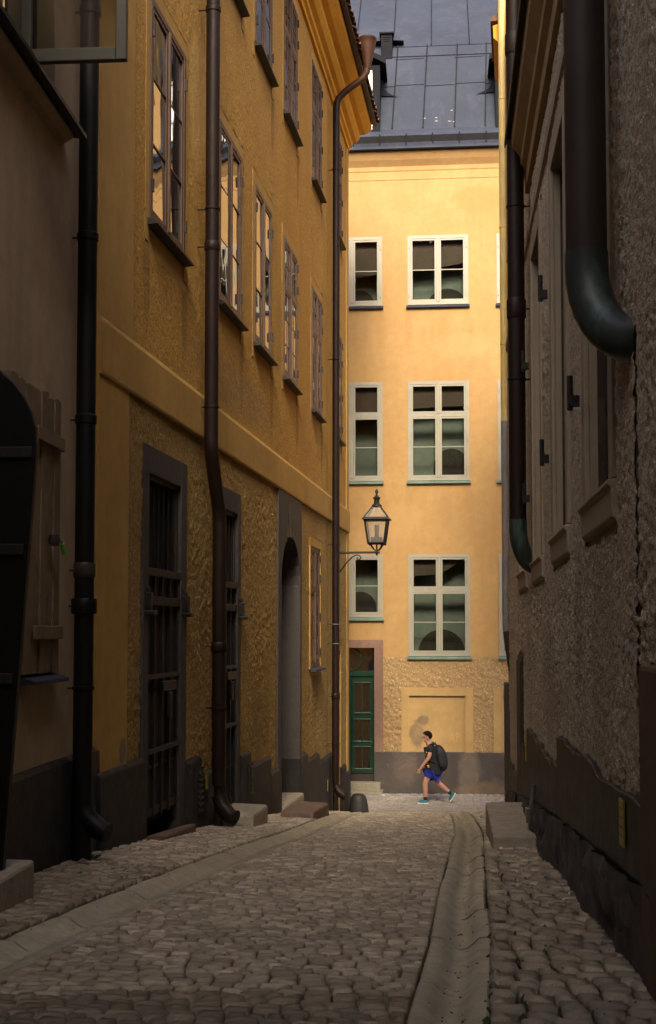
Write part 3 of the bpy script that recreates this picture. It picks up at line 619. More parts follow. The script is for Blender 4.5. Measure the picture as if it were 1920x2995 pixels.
for u in (0, 1):
    for k in range(6):
        a = math.pi * k / 5; ring.append(t.P(0.02 + (1 - math.cos(a)) * 0.09, -0.34 * (1 - u), 0.055 * math.sin(a) + 0.2 * (1 - u)))
    for k in range(6):
        a = math.pi * (5 - k) / 5; ring.append(t.P(0.02 + (1 - math.cos(a)) * 0.09, -0.34 * (1 - u), 0.055 * math.sin(a) - 0.02 + 0.2 * (1 - u)))
for k in range(12): t.face(k, (k + 1) % 12, 12 + (k + 1) % 12, 12 + k)
t.face(*range(12)); t.face(*range(23, 11, -1))
tile0 = None
nt_ = int((BU1 + 0.5 - 2.0) / 0.205)
for k in range(nt_):
    u = 2.0 + k * 0.205
    if tile0 is None: tile0 = t.build('roof_tile', M['tile'], rf, True); q = tile0
    else: q = tile0.copy(); COL.objects.link(q)
    q.location = (u, o * (0.64 + rnd.uniform(-0.012, 0.012)), ZC + 10.76 + rnd.uniform(-0.008, 0.008)); q.rotation_euler = (0, rnd.uniform(-0.06, 0.06), 0); q.scale = (1, -1, 1)
b = MB(o, ZC); b.box(BU0, BU1 + 0.48, 0.50, 0.575, 10.70, 10.77); b.build('eaves_board', M['wood_dk'], B)

# ================================================================== building A: the near beige house on the left
A = root(WA, 'beige_house', 'near beige plastered house with an open window above a boarded opening', 'house')
AU0, AU1 = -16.0, 0.05
AWIN = (-3.05, -1.44, 3.62, 5.2); ASH = (-2.42, -1.36, -0.30, 1.6); ADOOR = (-4.4, -3.42, -2.2, 1.3)
wall_slab(A, o, AU0, AU1, -4.2, 5.4, [(*AWIN, 0.35), (*ASH, 0.2), (*ADOOR, 0.35)], 0.3, M['a_wall'])
b = MB(o, ZC); b.profile([(0, -2.4), (0.05, -2.4), (0.042, -0.92), (0.02, -0.89), (0, -0.885)], -3.3, AU1 - 0.0); b.build('plinth', M['black'], A)
b = MB(o, ZC); b.box(AWIN[0], AWIN[1], -0.45, -0.34, *AWIN[2:]); b.build('dark_room', M['void'], A)
# the window hole: frame, fixed casement, and one casement standing open over the lane
b = MB(o, ZC); w0, w1 = -0.22, -0.13
b.box(AWIN[1] - 0.07, AWIN[1], w0, w1, 3.62, 5.2); b.box(AWIN[0], AWIN[0] + 0.07, w0, w1, 3.62, 5.2); b.box(AWIN[0], AWIN[1], w0, w1 - .002, 3.62, 3.69); b.box(AWIN[0], AWIN[1], w0, w1 - .002, 5.13, 5.2); b.box(-2.29, -2.22, w0, w1 - 0.004, 3.62, 5.2)
aw = b.build('window', M['frame_a'], A)
b = MB(o, ZC); b.box(-2.2, -1.52, -0.2, -0.14, 3.70, 3.75); b.box(-2.2, -2.15, -0.2, -0.14, 3.75, 5.1); b.box(-1.57, -1.52, -0.2, -0.14, 3.75, 5.1); b.box(-2.15, -1.57, -0.19, -0.15, 4.55, 4.58); b.build('sash', M['frame_a'], aw)
b = MB(o, ZC); b.quad([(-2.15, -0.17, 3.75), (-2.15, -0.17, 4.55), (-1.57, -0.17, 4.55), (-1.57, -0.17, 3.75)]); b.build('pane', M['glass'], aw, fix=False)
b = MB(o, ZC); b.quad([(-2.15, -0.17, 4.58), (-2.15, -0.17, 5.1), (-1.57, -0.17, 5.1), (-1.57, -0.17, 4.58)]); b.build('pane', M['glass'], aw, fix=False)
b = MB(o, ZC); b.profile([(-0.35, 3.635), (0.17, 3.56), (0.17, 3.53), (0.15, 3.53), (-0.35, 3.60)], AWIN[0] - 0.1, AWIN[1] + 0.24); b.build('sill', M['sill_dk'], aw)
b = MB(o, ZC); b.profile([(0.0, 3.46), (0.05, 3.47), (0.10, 3.50), (0.10, 3.525), (0, 3.535)], AWIN[0] - 0.1, AWIN[1] + 0.14); b.build('sill_moulding', M['a_wall'], A)
su = -2.26; s0, s1 = 0.02, 0.70; z0, z1 = 3.60, 5.1      # open casement, square to the wall
b = MB(o, ZC); b.box(su - 0.025, su + 0.025, s0, s0 + 0.065, z0, z1); b.box(su - 0.025, su + 0.025, s1 - 0.07, s1, z0, z1); b.box(su - 0.025, su + 0.025, s0 + 0.065, s1 - 0.07, z0, z0 + 0.085); b.box(su - 0.025, su + 0.025, s0 + 0.065, s1 - 0.07, z1 - 0.07, z1)
sash = b.build('open_sash', M['frame_a'], A, bevel=0.006); sash['label'] = 'olive casement standing open over the lane'
b = MB(o, ZC); b.box(su - 0.003, su + 0.003, s0 + 0.06, s1 - 0.065, z0 + 0.08, z1 - 0.06); b.build('pane', M['sash_glass'], sash)
b = MB(o, ZC); b.box(AU1 - 0.26, AU1 - 0.252, 0.0, 0.003, 1.55, 2.3); b.build('crack', M['black'], A)
# boarded opening
b = MB(o, ZC); b.box(ASH[0], ASH[1], -0.2, -0.06, *ASH[2:]); sh = b.build('shutter', M['void'], A); sh['label'] = 'weathered board shutter with ragged board tops'
nb = 7
for k in range(nb):
    a = ASH[0] + (ASH[1] - ASH[0] + 0.06) * k / nb; c = a + (ASH[1] - ASH[0] + 0.06) / nb - 0.014
    t = MB(o, ZC); zt = 1.62 + rnd.uniform(-0.025, 0.02); e = rnd.uniform(0, 0.014)
    t.prism([(a, -0.27), (c, -0.27), (c, zt + rnd.uniform(-0.015, 0.005)), ((a + c) / 2, zt), (a, zt - rnd.uniform(0, 0.015))], -0.04, 0.03 + e); t.build('board', M['wood'], sh, bevel=0.004)
for z in (1.30, 0.0):
    t = MB(o, ZC); t.box(-1.95, -1.36 + 0.03, 0.045, 0.075, z - 0.045, z + 0.045); t.build('batten', M['wood'], sh, bevel=0.006)
t = MB(o, ZC); t.profile([(0.0, -0.28), (0.11, -0.31), (0.11, -0.335), (0.0, -0.33)], -2.1, -1.30); t.build('sill', M['lead'], sh)
# black iron door leaf standing open across the pavement
dl = MB(o, ZC); du = -3.2
pts = [(0.0, -1.46), (0.27, -1.46), (0.44, 1.02), (0.435, 1.12), (0.41, 1.21), (0.37, 1.29), (0.31, 1.37), (0.23, 1.44), (0.13, 1.49), (0.0, 1.52)]
a = [dl.P(du - 0.03, w, z) for w, z in pts]; c = [dl.P(du + 0.03, w, z) for w, z in pts]
dl.face(*a); dl.face(*c[::-1])
for i in range(len(a)): dl.face(a[i], c[i], c[(i + 1) % len(a)], a[(i + 1) % len(a)])
leaf = dl.build('door_leaf', M['pipe_blk'], A, bevel=0.008); leaf['label'] = 'black iron door leaf with a rounded shoulder, standing open'
for z, wz in ((0.98, .42), (0.45, .38), (-0.25, .33), (-1.1, .27)):
    t = MB(o, ZC); t.box(du - 0.045, du - 0.03, 0.0, wz, z - 0.03, z + 0.03); t.build('strap', M['iron'], leaf, bevel=0.004)
b = MB(o, ZC); b.box(ADOOR[0], ADOOR[1], -0.45, -0.34, -2.2, 1.3); b.build('dark_room', M['void'], A)
b = MB(o, ZC); b.profile([(0.15, 5.42), (-3, 6.9), (-6, 5.5), (0.15, 5.35)], AU0, AU1); b.build('roof', M['tile'], A)

# ================================================================== building E: the apricot house across the end
E_ = root(WE, 'apricot_house', 'apricot house with a dark metal roof and putty windows closing the view', 'house')
o = -1
EC = [-6.99, -4.94, -2.89 + 1.14, 0.285, 2.37, 4.42, 6.47, 8.52]; EC = [-5.84, -3.79, -1.74, 0.285, 2.37, 4.42, 6.47, 8.52]
EW = 0.712
rowsE = [(7.70, 9.35, None), (3.545, 5.88, 5.08), (-0.545, 1.815, 0.98)]
eh = []
for i, c in enumerate(EC):
    for r_, (za, zb, tr) in enumerate(rowsE):
        if r_ == 2 and i == 2: za = 0.35
        eh.append((c - EW, c + EW, za, zb, 0.05))
EDOOR = (-2.36, -1.23, -3.46, -0.36)
niches = [(0.22 - 0.65 + 0.0, 0.87, -9, -1.46), (1.72, 3.02, -9, -1.46)]
eh.append((*EDOOR, 0.22))
EZ0, EZ1 = -4.6, 11.2
nh = [(-0.43, 0.87, -2.755, -1.46, 0.035), (1.72, 3.02, -2.755, -1.46, 0.035)]
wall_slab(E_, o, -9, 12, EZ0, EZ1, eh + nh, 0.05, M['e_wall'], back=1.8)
for a, c, za, zb, d in nh:
    b = MB(o, ZC); b.quad([(a, -d, za), (a, -d, zb), (c, -d, zb), (c, -d, za)]); b.build('blind_niche', M['e_niche'], E_, fix=False)
sheet('roughcast', M['e_rough'], E_, o, -1.02, 6.0, -2.76, -0.57, 0.004, 0.022, 0.026, 16, [(-0.60, 1.05, -9, -1.275), (1.52, 3.2, -9, -1.275)] + [(c - EW - 0.03, c + EW + 0.03, -0.68, 3) for c in EC[3:]], 23, 0.02, oct=3, sharp=1.3)
for a, c in ((-0.60, 1.05), (1.52, 3.2)):
    b = MB(o, ZC); b.box(a, a + 0.17, 0, 0.028, -2.76, -1.275); b.box(c - 0.18, c, 0, 0.028, -2.76, -1.275); b.box(a + 0.17, c - 0.18, 0, 0.026, -1.46, -1.275); b.build('niche_surround', M['e_niche'], E_)
b = MB(o, ZC); b.profile([(0, -4.2), (0.06, -4.2), (0.05, -2.77), (0.03, -2.755), (0, -2.75)], -1.015, 9); b.build('plinth', M['e_plinth'], E_)
b = MB(o, ZC); b.profile([(0, -4.2), (0.06, -4.2), (0.05, -2.77), (0.03, -2.755), (0, -2.75)], -9, -2.6); b.build('plinth', M['e_plinth'], E_)
b = MB(o, ZC)
for pts in ([(0.50, -2.52), (0.57, -2.31)], [(0.57, -2.31), (0.60, -2.52)], [(0.66, -2.52), (0.67, -2.31)], [(0.67, -2.31), (0.73, -2.35)], [(0.73, -2.35), (0.73, -2.40)], [(0.73, -2.40), (0.67, -2.43)], [(0.53, -2.44), (0.585, -2.44)]):
    (ua, za), (ub, zb) = pts; t = Vector((ub - ua, zb - za)).normalized() * 0.008; n_ = (-t.y, t.x)
    b.prism([(ua - n_[0], za - n_[1]), (ub - n_[0], zb - n_[1]), (ub + n_[0], zb + n_[1]), (ua + n_[0], za + n_[1])], -0.034, -0.0325)
b.build('faint_letters', M['mark'], E_)
# cornice, gutter and roof
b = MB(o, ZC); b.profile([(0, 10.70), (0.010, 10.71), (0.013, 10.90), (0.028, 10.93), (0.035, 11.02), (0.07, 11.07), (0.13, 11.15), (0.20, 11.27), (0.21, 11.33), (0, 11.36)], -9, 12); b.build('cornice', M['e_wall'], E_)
b = MB(o, ZC); b.profile([(0.0, 11.362), (0.30, 11.335), (0.32, 11.35), (0.32, 11.40), (0.34, 11.48), (0.22, 11.50), (0.0, 11.6)], -9, 12); b.build('eaves_flashing', M['lead'], E_)
b = MB(o, ZC); b.profile([(0.22, 11.505), (0.26, 11.50), (0.30, 11.66), (0.16, 11.68), (0.10, 11.6)], -9, 12); gut = b.build('gutter', M['void'], E_)  # near-black colour stands for the shade in the gutter's hollow
for k in range(-8, 18):
    u = k * 0.62 + 0.18; b = MB(o, ZC); b.box(u - 0.014, u + 0.014, 0.255, 0.345, 11.44, 11.69); b.build('gutter_bracket', M['lead_dk'], gut)
def rp(u, s_, h=0.0):   # point on the steep roof: s metres up the slope, h out of it
    c_, s2 = math.cos(R(61)), math.sin(R(61)); return (u, 0.05 - s_ * c_ + h * s2, 11.70 + s_ * s2 + h * c_)
SL = 3.42
def roof_quad(b, u0, u1, sa, sb, h=0.0, th=0.03):
    b.face(*[b.P(*rp(*q)) for q in ((u0, sa, h), (u0, sb, h), (u1, sb, h), (u1, sa, h))])
b = MB(o, ZC); roof_quad(b, -9, 12, 0.30, SL); k = b
e0 = [(0.24, 11.66), (0.10, 11.80), rp(0, 0.30)[1:]]; e0 = [(w, z) for w, z in e0]
for (wa, za), (wb, zb) in zip(e0, e0[1:]): b.quad([(-9, wa, za), (-9, wb, zb), (12, wb, zb), (12, wa, za)])
w_, z_ = rp(0, SL)[1:]; b.quad([(-9, w_, z_), (-9, w_ - 5, z_ + 5.2), (12, w_ - 5, z_ + 5.2), (12, w_, z_)])
b.quad([(-9, w_ - 5, z_ + 5.2), (-9, w_ - 5, 8), (12, w_ - 5, 8), (12, w_ - 5, z_ + 5.2)]); b.quad([(12, 0, 11), (12, w_ - 5, 11), (12, w_ - 5, z_ + 5.2), (12, w_, z_)]); b.quad([(-9, 0, 11), (-9, w_ - 5, 11), (-9, w_ - 5, z_ + 5.2), (-9, w_, z_)])
rfE = b.build('roof', M['lead'], E_, fix=False)
for i, u in enumerate(np.arange(-8.2, 12, 0.74)):     # standing seams
    b = MB(o, ZC); u2 = u + rnd.uniform(-0.03, 0.03); sk = 0.10
    q0 = [rp(u2 - 0.011, 0.32, 0.0), rp(u2 + 0.011, 0.32, 0.0), rp(u2 + 0.011, 0.32, 0.045), rp(u2 - 0.011, 0.32, 0.045)]; q1 = [rp(u2 - 0.011 + sk, SL, 0.0), rp(u2 + 0.011 + sk, SL, 0.0), rp(u2 + 0.011 + sk, SL, 0.045), rp(u2 - 0.011 + sk, SL, 0.045)]
    a = [b.P(*p) for p in q0]; c = [b.P(*p) for p in q1]
    for j in range(4): b.face(a[j], a[(j + 1) % 4], c[(j + 1) % 4], c[j])
    b.build('roof_seam', M['lead_dk'], rfE)
    for s_ in ((1.85,) if i % 2 else (1.9, 2.9)):
        b = MB(o, ZC); a = [b.P(*rp(u2 + 0.03, s_, 0.001)), b.P(*rp(u2 + 0.76, s_ + 0.02, 0.001)), b.P(*rp(u2 + 0.76, s_ + 0.035, 0.012)), b.P(*rp(u2 + 0.03, s_ + 0.015, 0.012))]; b.face(*a); b.build('sheet_joint', M['lead_dk'], rfE, fix=False)
b = MB(o, ZC); a = [rp(-9, SL, 0.0), rp(12, SL, 0.0), rp(12, SL - 0.02, 0.015), rp(-9, SL - 0.02, 0.015)]; b.face(*[b.P(*p) for p in a]); b.build('roof_break', M['lead'], rfE, fix=False)
b = MB(o, ZC); a = [rp(-9, SL - 0.42, 0.004), rp(12, SL - 0.42, 0.004), rp(12, SL - 0.40, 0.018), rp(-9, SL - 0.40, 0.018)]; b.face(*[b.P(*p) for p in a]); b.build('sheet_joint', M['lead_dk'], rfE, fix=False)
for u in np.arange(-8.4, 12, 0.95):
    b = MB(o, ZC); dw, dz = 5.0, 5.2; a = [b.P(u - .01, w_, z_), b.P(u + .01, w_, z_), b.P(u + .01, w_ + .01, z_ + .03), b.P(u - .01, w_ + .01, z_ + .03)]; c = [b.P(u - .01, w_ - dw, z_ + dz), b.P(u + .01, w_ - dw, z_ + dz), b.P(u + .01, w_ - dw + .01, z_ + dz + .03), b.P(u - .01, w_ - dw + .01, z_ + dz + .03)]
    for j in range(4): b.face(a[j], a[(j + 1) % 4], c[(j + 1) % 4], c[j])
    b.build('roof_seam', M['lead_dk'], rfE)
for k in range(6):   # flakes of old white paint on the sheets
    u = rnd.choice([0.0, 0.05, 0.2, 0.28, 0.55, 0.6, 0.72, 0.8, 0.33]) + rnd.uniform(-0.05, 0.05); s_ = 0.45 + rnd.uniform(0, 0.3) * (1 if k % 3 else 1.6)
    b = MB(o, ZC); b.face(*[b.P(*rp(u + rnd.uniform(0.008, 0.055) * math.cos(a), s_ + rnd.uniform(0.006, 0.028) * math.sin(a), 0.004)) for a in np.arange(0, 6.28, 0.8)]); b.build('paint_flake', M['frame_e'], rfE, fix=False)
b = MB(o, ZC); b.box(3.4, 12, -3.0, 0.012, 11.37, 17.5); b.build('reflection_block', M['e_wall'], E_)  # unseen block added so the left windows mirror golden plaster
# vent box on the roof
b = MB(o, ZC); s_ = SL - 0.45; w_v, z_v = rp(0, s_)[1:]
b.box(-1.10, -0.82, w_v - 0.6, w_v + 0.02, z_v, z_v + 0.62); vb = b.build('roof_vent', M['lead_dk'], E_, bevel=0.01)
b = MB(o, ZC); b.profile([(w_v - 0.6, z_v + 0.63), (w_v + 0.07, z_v + 0.625), (w_v + 0.07, z_v + 0.66), (w_v - 0.6, z_v + 0.70)], -1.14, -0.78); b.build('cap', M['lead_dk'], vb)
for k in range(3): b = MB(o, ZC); b.box(-1.04, -0.88, w_v + 0.02, w_v + 0.032, z_v + 0.44 + k * 0.05, z_v + 0.46 + k * 0.05); b.build('slat', M['lead_dk'], vb)
for sx in (-1, 1):
    b = MB(o, ZC); c_ = -0.96; b.prism([(c_ + sx * 0.16, z_v + 0.66), (c_ + sx * 0.16, z_v + 0.52), (c_ + sx * 0.42, z_v + 0.50)], w_v - 0.6, w_v - 0.1); b.build('flashing', M['lead'], vb)
# dormers
def dormer(c):
    hw, zb, zt, wf = 0.67, 11.86, 13.52, -0.02
    b = MB(o, ZC); b.box(c - hw, c - hw + 0.18, wf - 2.0, wf, zb, zt); b.box(c + hw - 0.18, c + hw, wf - 2.0, wf, zb, zt); b.box(c - hw + 0.18, c + hw - 0.18, wf - 2.0, wf - 0.01, zb, zb + 0.10); b.box(c - hw + .18, c + hw - .18, wf - 2.0, wf - 0.01, zt - 0.10, zt)
    d = b.build('dormer', M['lead_dk'], E_)
    b = MB(o, ZC); prof = []
    n = 12; outer, inner = [], []
    for k in range(n + 1):
        x = -1 + 2 * k / n; zz = zt + 0.02 + 0.26 * (1 - x * x); ext = hw + 0.14
        if abs(x) > 0.8: zz -= 0.0
        outer.append((c + x * ext, zz + 0.10)); inner.append((c + x * ext, zz - 0.03))
    b.prism(outer + inner[::-1], wf - 2.4, wf + 0.10); b.build('dormer_roof', M['lead_dk'], d)
    for sx in (-1, 1):      # flared side of the dormer roof
        b = MB(o, ZC); P0 = (c + sx * (hw + 0.13), wf + 0.08, zt - 0.0); 
        pts = []
        for k in range(6):
            f = k / 5; pts.append((c + sx * (hw + 0.02 + 0.42 * f ** 2), zt - 0.02 - 0.62 * f * (1.25 - 0.45 * f)))
        va = []; vb_ = []
        for k, (u, z) in enumerate(pts):
            w2 = 0.05 - (z - 11.70) / math.tan(R(61)); va.append(b.P(u, w2 + 0.03, z)); vb_.append(b.P(c + sx * (hw - 0.03), w2 + 0.03 + 0.22 * (1 - k / 5) ** 1.5, z + 0.04))
        for k in range(5): b.face(va[k], va[k + 1], vb_[k + 1], vb_[k])
        b.build('flashing', M['lead_dk'], d, fix=False)
    fu0, fu1 = c - hw + 0.18, c + hw - 0.18
    b = MB(o, ZC)
    for a0, a1, q0, q1 in ((fu0, fu0 + 0.06, zb + .1, zt - .1), (fu1 - 0.06, fu1, zb + .1, zt - .1), (fu0, fu1, zb + .1, zb + .17), (fu0, fu1, zt - .17, zt - .1), (c - 0.04, c + 0.04, zb + .1, zt - .1), (fu0, fu1, zb + 0.58, zb + 0.61), (fu0, fu1, zb + 1.03, zb + 1.06)): b.box(a0, a1, wf - 0.10, wf - 0.02, q0, q1)
    fr = b.build('window_frame', M['frame_w'], d)
    b = MB(o, ZC); b.quad([(fu0, wf - 0.07, zb + .1), (fu0, wf - 0.07, zt - .1), (fu1, wf - 0.07, zt - .1), (fu1, wf - 0.07, zb + .1)]); b.build('pane', M['glass'], d, fix=False)
dormer(-1.74); dormer(2.33)
# windows: clear panes before rooms with teal walls and dark arches
for i, c in enumerate(EC):
    for r_, (za, zb, tr) in enumerate(rowsE):
        if r_ == 2 and i == 2: za, tr = 0.35, None
        seen = i in (2, 3, 4)
        window(E_, o, c - EW, c + EW, za, zb, 0.004, (M['frame_e'], M['glass_clear'] if seen else M['glass']), fw=0.072, sw=0.042, rows=2, rows_up=1, transom=tr, depth=0.07, proud=0.016, mull=0.06, bar=0.020,
               sill=(0.07, 0.03, 0.03, M['copper'] if r_ else M['lead']), tilt=0.002, hinges=seen)
        if not seen: continue
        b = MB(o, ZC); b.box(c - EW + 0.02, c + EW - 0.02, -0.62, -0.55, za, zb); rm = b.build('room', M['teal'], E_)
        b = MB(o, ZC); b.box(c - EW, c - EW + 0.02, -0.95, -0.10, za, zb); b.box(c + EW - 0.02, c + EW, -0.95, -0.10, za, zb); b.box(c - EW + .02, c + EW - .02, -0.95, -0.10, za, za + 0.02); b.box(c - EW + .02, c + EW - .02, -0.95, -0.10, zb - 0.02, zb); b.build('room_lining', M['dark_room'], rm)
        ac = c + ((0.22, 0.30, 0.05)[r_] if i == 3 else 0.15); rad = (0.50, 0.42, 0.55)[r_] * (1 if i == 3 else 0.7); top = za + (0.52 if r_ == 0 else 0.82 if r_ == 1 else 0.62)
        P_ = [(ac - rad, za)] + [(ac - rad * math.cos(math.pi * k / 14), top - rad + rad * math.sin(math.pi * k / 14)) for k in range(15)] + [(ac + rad, za)]
        P_ = [(max(c - EW + 0.03, min(c + EW - 0.03, u)), max(z, za + 0.021)) for u, z in P_]
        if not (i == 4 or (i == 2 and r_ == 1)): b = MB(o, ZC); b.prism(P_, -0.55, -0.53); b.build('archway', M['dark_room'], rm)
        if r_ < 2 or i == 3:
            hh = {0: 0.78, 1: 0.62, 2: 0.5}[r_] if i == 3 else {0: 1.0, 1: 0.95, 2: 0.4}[r_]
            b = MB(o, ZC); b.prism([(c - EW + 0.03, zb - hh), (c, zb - hh + 0.04), (c + EW - 0.03, zb - hh + (0.16 if r_ == 0 else 0.05 if r_ == 1 else 0.45)), (c + EW - 0.03, zb - 0.022), (c - EW + 0.03, zb - 0.022)], -0.15, -0.14); b.build('blind', M['taupe'], rm)
# green door
b = MB(o, ZC); b.box(EDOOR[0], EDOOR[1], -0.30, -0.20, -3.46, -0.36); ed = b.build('door', M['green_dk'], E_)
b = MB(o, ZC); dw0, dw1 = -0.20, -0.13
for a0, a1, q0, q1 in ((-1.27, -1.23, -3.44, -0.98), (-2.36, -2.30, -3.44, -0.98), (-1.815, -1.775, -3.3, -1.02)): b.box(a0, a1, dw0, dw1 + 0.02, q0, q1)
b.box(-2.36, -1.23, dw0, dw1 + 0.04, -1.02, -0.93); b.box(-2.36, -1.23, dw0, dw1, -0.96, -0.90); b.build('door_frame', M['green'], ed)
for s_ in ((-2.29, -1.82), (-1.77, -1.275)):
    b = MB(o, ZC); a0, a1 = s_
    for q0, q1 in ((-1.17, -1.03), (-2.02, -1.88), (-2.66, -2.54), (-3.27, -3.16)): b.box(a0, a1, -0.195, -0.125, q0, q1)
    for q in (-1.17, -2.02, -1.88, -2.66, -2.54): b.box(a0 + 0.03, a1 - 0.03, -0.19, -0.105, q - 0.014, q + 0.014)
    b.box(a0, a0 + 0.08, -0.196, -0.127, -3.27, -1.03); b.box(a1 - 0.08, a1, -0.196, -0.127, -3.27, -1.03)
    lf = b.build('door_leaf', M['green'], ed, bevel=0.006)
    for q0, q1 in ((-1.88, -1.17), (-2.54, -2.02), (-3.16, -2.66)):
        b = MB(o, ZC); b.box((a0 + a1) / 2 - 0.015, (a0 + a1) / 2 + 0.015, -0.19, -0.135, q0, q1); b.build('glazing_bar', M['green'], lf)
        b = MB(o, ZC); b.quad([(a0 + .08, -0.165, q0), (a0 + .08, -0.165, q1), (a1 - .08, -0.165, q1), (a1 - .08, -0.165, q0)]); b.build('pane', M['glass'], lf, fix=False)
b = MB(o, ZC); b.box(-2.36, -1.23, -0.20, -0.15, -3.46, -3.28); b.build('kick_board', M['wood_dk'], ed)
b = MB(o, ZC)   # fanlight with a round pane
n = 28; cu, cz_, ra, rb = -1.78, -0.62, 0.27, 0.235
A_ = [b.P(cu + ra * math.cos(2 * math.pi * k / n), -0.13, cz_ + ra * math.sin(2 * math.pi * k / n)) for k in range(n)]; B_ = [b.P(cu + rb * math.cos(2 * math.pi * k / n), -0.13, cz_ + rb * math.sin(2 * math.pi * k / n)) for k in range(n)]; C_ = [b.P(cu + rb * math.cos(2 * math.pi * k / n), -0.19, cz_ + rb * math.sin(2 * math.pi * k / n)) for k in range(n)]
for k in range(n): b.face(A_[k], A_[(k + 1) % n], B_[(k + 1) % n], B_[k]); b.face(B_[k], B_[(k + 1) % n], C_[(k + 1) % n], C_[k])
b.build('fanlight_ring', M['green'], ed, fix=False)
b = MB(o, ZC); b.quad([(-2.36, -0.185, -0.9), (-2.36, -0.185, -0.36), (-1.23, -0.185, -0.36), (-1.23, -0.185, -0.9)]); b.build('pane', M['glass'], ed, fix=False)
for (a0, a1, q0, q1) in ((-1.23, -1.02, -1.75, -0.36), (-1.23, -1.02, -2.77, -1.754), (-2.6, -1.02, -0.358, -0.17), (-2.6, -2.36, -2.77, -0.36)):
    b = MB(o, ZC); b.box(a0, a1, -0.05, 0.035, q0, q1); b.build('door_surround', M['redst'], E_, bevel=0.006)
b = MB(o, ZC); b.box(-1.23, -1.015, -0.05, 0.052, -3.9, -2.774); b.build('surround_base', M['e_plinth'], E_)

# ================================================================== building C: the grey roughcast house on the right
o = 1
C = root(WC, 'grey_house', 'near grey roughcast house with deep umber windows and a black coated base', 'house')
CU0, CU1 = -16.0, 5.15
CW = [(-5.30, -4.28, 0.72, 3.35), (-3.10, -2.10, 0.70, 3.35), (-0.85, 0.15, 0.65, 3.35), (1.40, 2.40, 0.65, 3.35)]
CUP = [(-4.4, -3.4, 5.55, 7.0), (-1.6, -0.6, 5.55, 7.0), (2.6, 3.6, 5.5, 7.0)]
wall_slab(C, o, CU0, CU1, -4.4, 7.6, [(*h, 0.30) for h in CW] + [(*h, 0.15) for h in CUP], 0.3, M['c_smooth'])
ch = [(h[0] - 0.17, h[1] + 0.17, h[2] - 0.26, h[3] + 0.2) for h in CW]
CP2 = [(-2.40, 1.06, -0.93), (-6.3, -2.40, -0.69), (1.06, 2.1, -1.15), (2.9, 5.15, -1.6)]
ch2 = ch + [(a, c, -9, z - 0.02) for a, c, z in CP2] + [(-6.10, -6.02, -2, 1.25), (-20, -6.28, -9, -0.12), (2.1, 2.9, -9, -0.2)]
sheet('roughcast', M['c_wall'], C, o, -9.0, 5.12, -1.75, 4.05, 0.006, 0.014, 0.015, 42, ch2, 41, 0.02, sharp=1.15)
for h in CW:
    b = MB(o, ZC); e = 0.15
    b.box(h[0] - e, h[0], 0, 0.03, h[2] - 0.02, h[3] + 0.16); b.box(h[1], h[1] + e, 0, 0.03, h[2] - 0.02, h[3] + 0.16); b.box(h[0], h[1], 0, 0.028, h[3], h[3] + 0.16); b.build('window_surround', M['c_smooth'], C, bevel=0.006)
    b = MB(o, ZC); b.profile([(-0.30, h[2] + 0.02), (0.055, h[2] - 0.03), (0.06, h[2] - 0.05), (0.04, h[2] - 0.07), (0.035, h[2] - 0.20), (0.015, h[2] - 0.22), (-0.30, h[2] - 0.22)], h[0] - 0.16, h[1] + 0.16); b.build('stone_sill', M['c_smooth'], C, bevel=0.008)
    t = MB(o, ZC); t.box(h[1] - 0.014, h[1] + 0.002, -0.29, -0.042, h[2], h[3]); t.box(h[0], h[0] + 0.014, -0.29, -0.042, h[2], h[3]); t.box(h[0], h[1], -0.29, -0.044, h[3] - 0.014, h[3]); t.build('window_lining', M['frame_c'], C)
    w = window(C, o, h[0] + 0.014, h[1] - 0.014, h[2], h[3] - 0.014, -0.095, (M['frame_c'], M['glass']), fw=0.08, sw=0.05, cols=1, rows=3, transom=h[2] + 1.75, rows_up=2, sill=(0.09, 0.02, -0.02, M['frame_c']), hinges=False)
    for z in (h[2] + 0.55, h[2] + 1.75):     # iron pintles for shutters on the far jamb
        t = MB(o, ZC); u = h[1] + 0.05; t.box(u - 0.02, u + 0.02, 0.05, 0.11, z - 0.03, z + 0.03); t.tube([(u, 0.10, z - 0.05), (u, 0.10, z + 0.14)], 0.017, 8); t.build('pintle', M['iron'], C)
for h in CUP: window(C, o, *h, -0.02, (M['frame_b'], M['glass']), sill=(0.08, 0.02, 0.04, M['sill_dk']), rows=2)
b = MB(o, ZC); b.box(CU0, CU1, 0, 0.02, 4.9, 7.45); 
uo = MB(o, ZC)
us = [CU0] + [x for h in CUP for x in (h[0] - 0.02, h[1] + 0.02)] + [CU1]
for k in range(0, len(us), 2): uo.box(us[k], us[k + 1], 0, 0.02, 4.8, 7.4)
for h in CUP: uo.box(h[0] - 0.02, h[1] + 0.02, 0, 0.02, 4.8, h[2] - 0.03); uo.box(h[0] - 0.02, h[1] + 0.02, 0, 0.02, h[3] + 0.02, 7.4)
uo.build('upper_plaster', M['c_upper'], C)
b = MB(o, ZC); b.profile([(0, 3.62), (0.035, 3.64), (0.04, 3.72), (0.0, 3.74)], CU0, CU1); b.build('string_course', M['c_smooth'], C)
b = MB(o, ZC); b.profile([(0, 4.08), (0.05, 4.09), (0.055, 4.22), (0.10, 4.26), (0.105, 4.33), (0.18, 4.42), (0.19, 4.56), (0, 4.60)], CU0, 0.50); b.build('belt_moulding', M['c_mould'], C)
b = MB(o, ZC); b.profile([(0, 4.602), (0.22, 4.565), (0.23, 4.53), (0.24, 4.53), (0.24, 4.59), (0.0, 4.78)], CU0, 0.50); b.build('belt_flashing', M['sill_dk'], C)
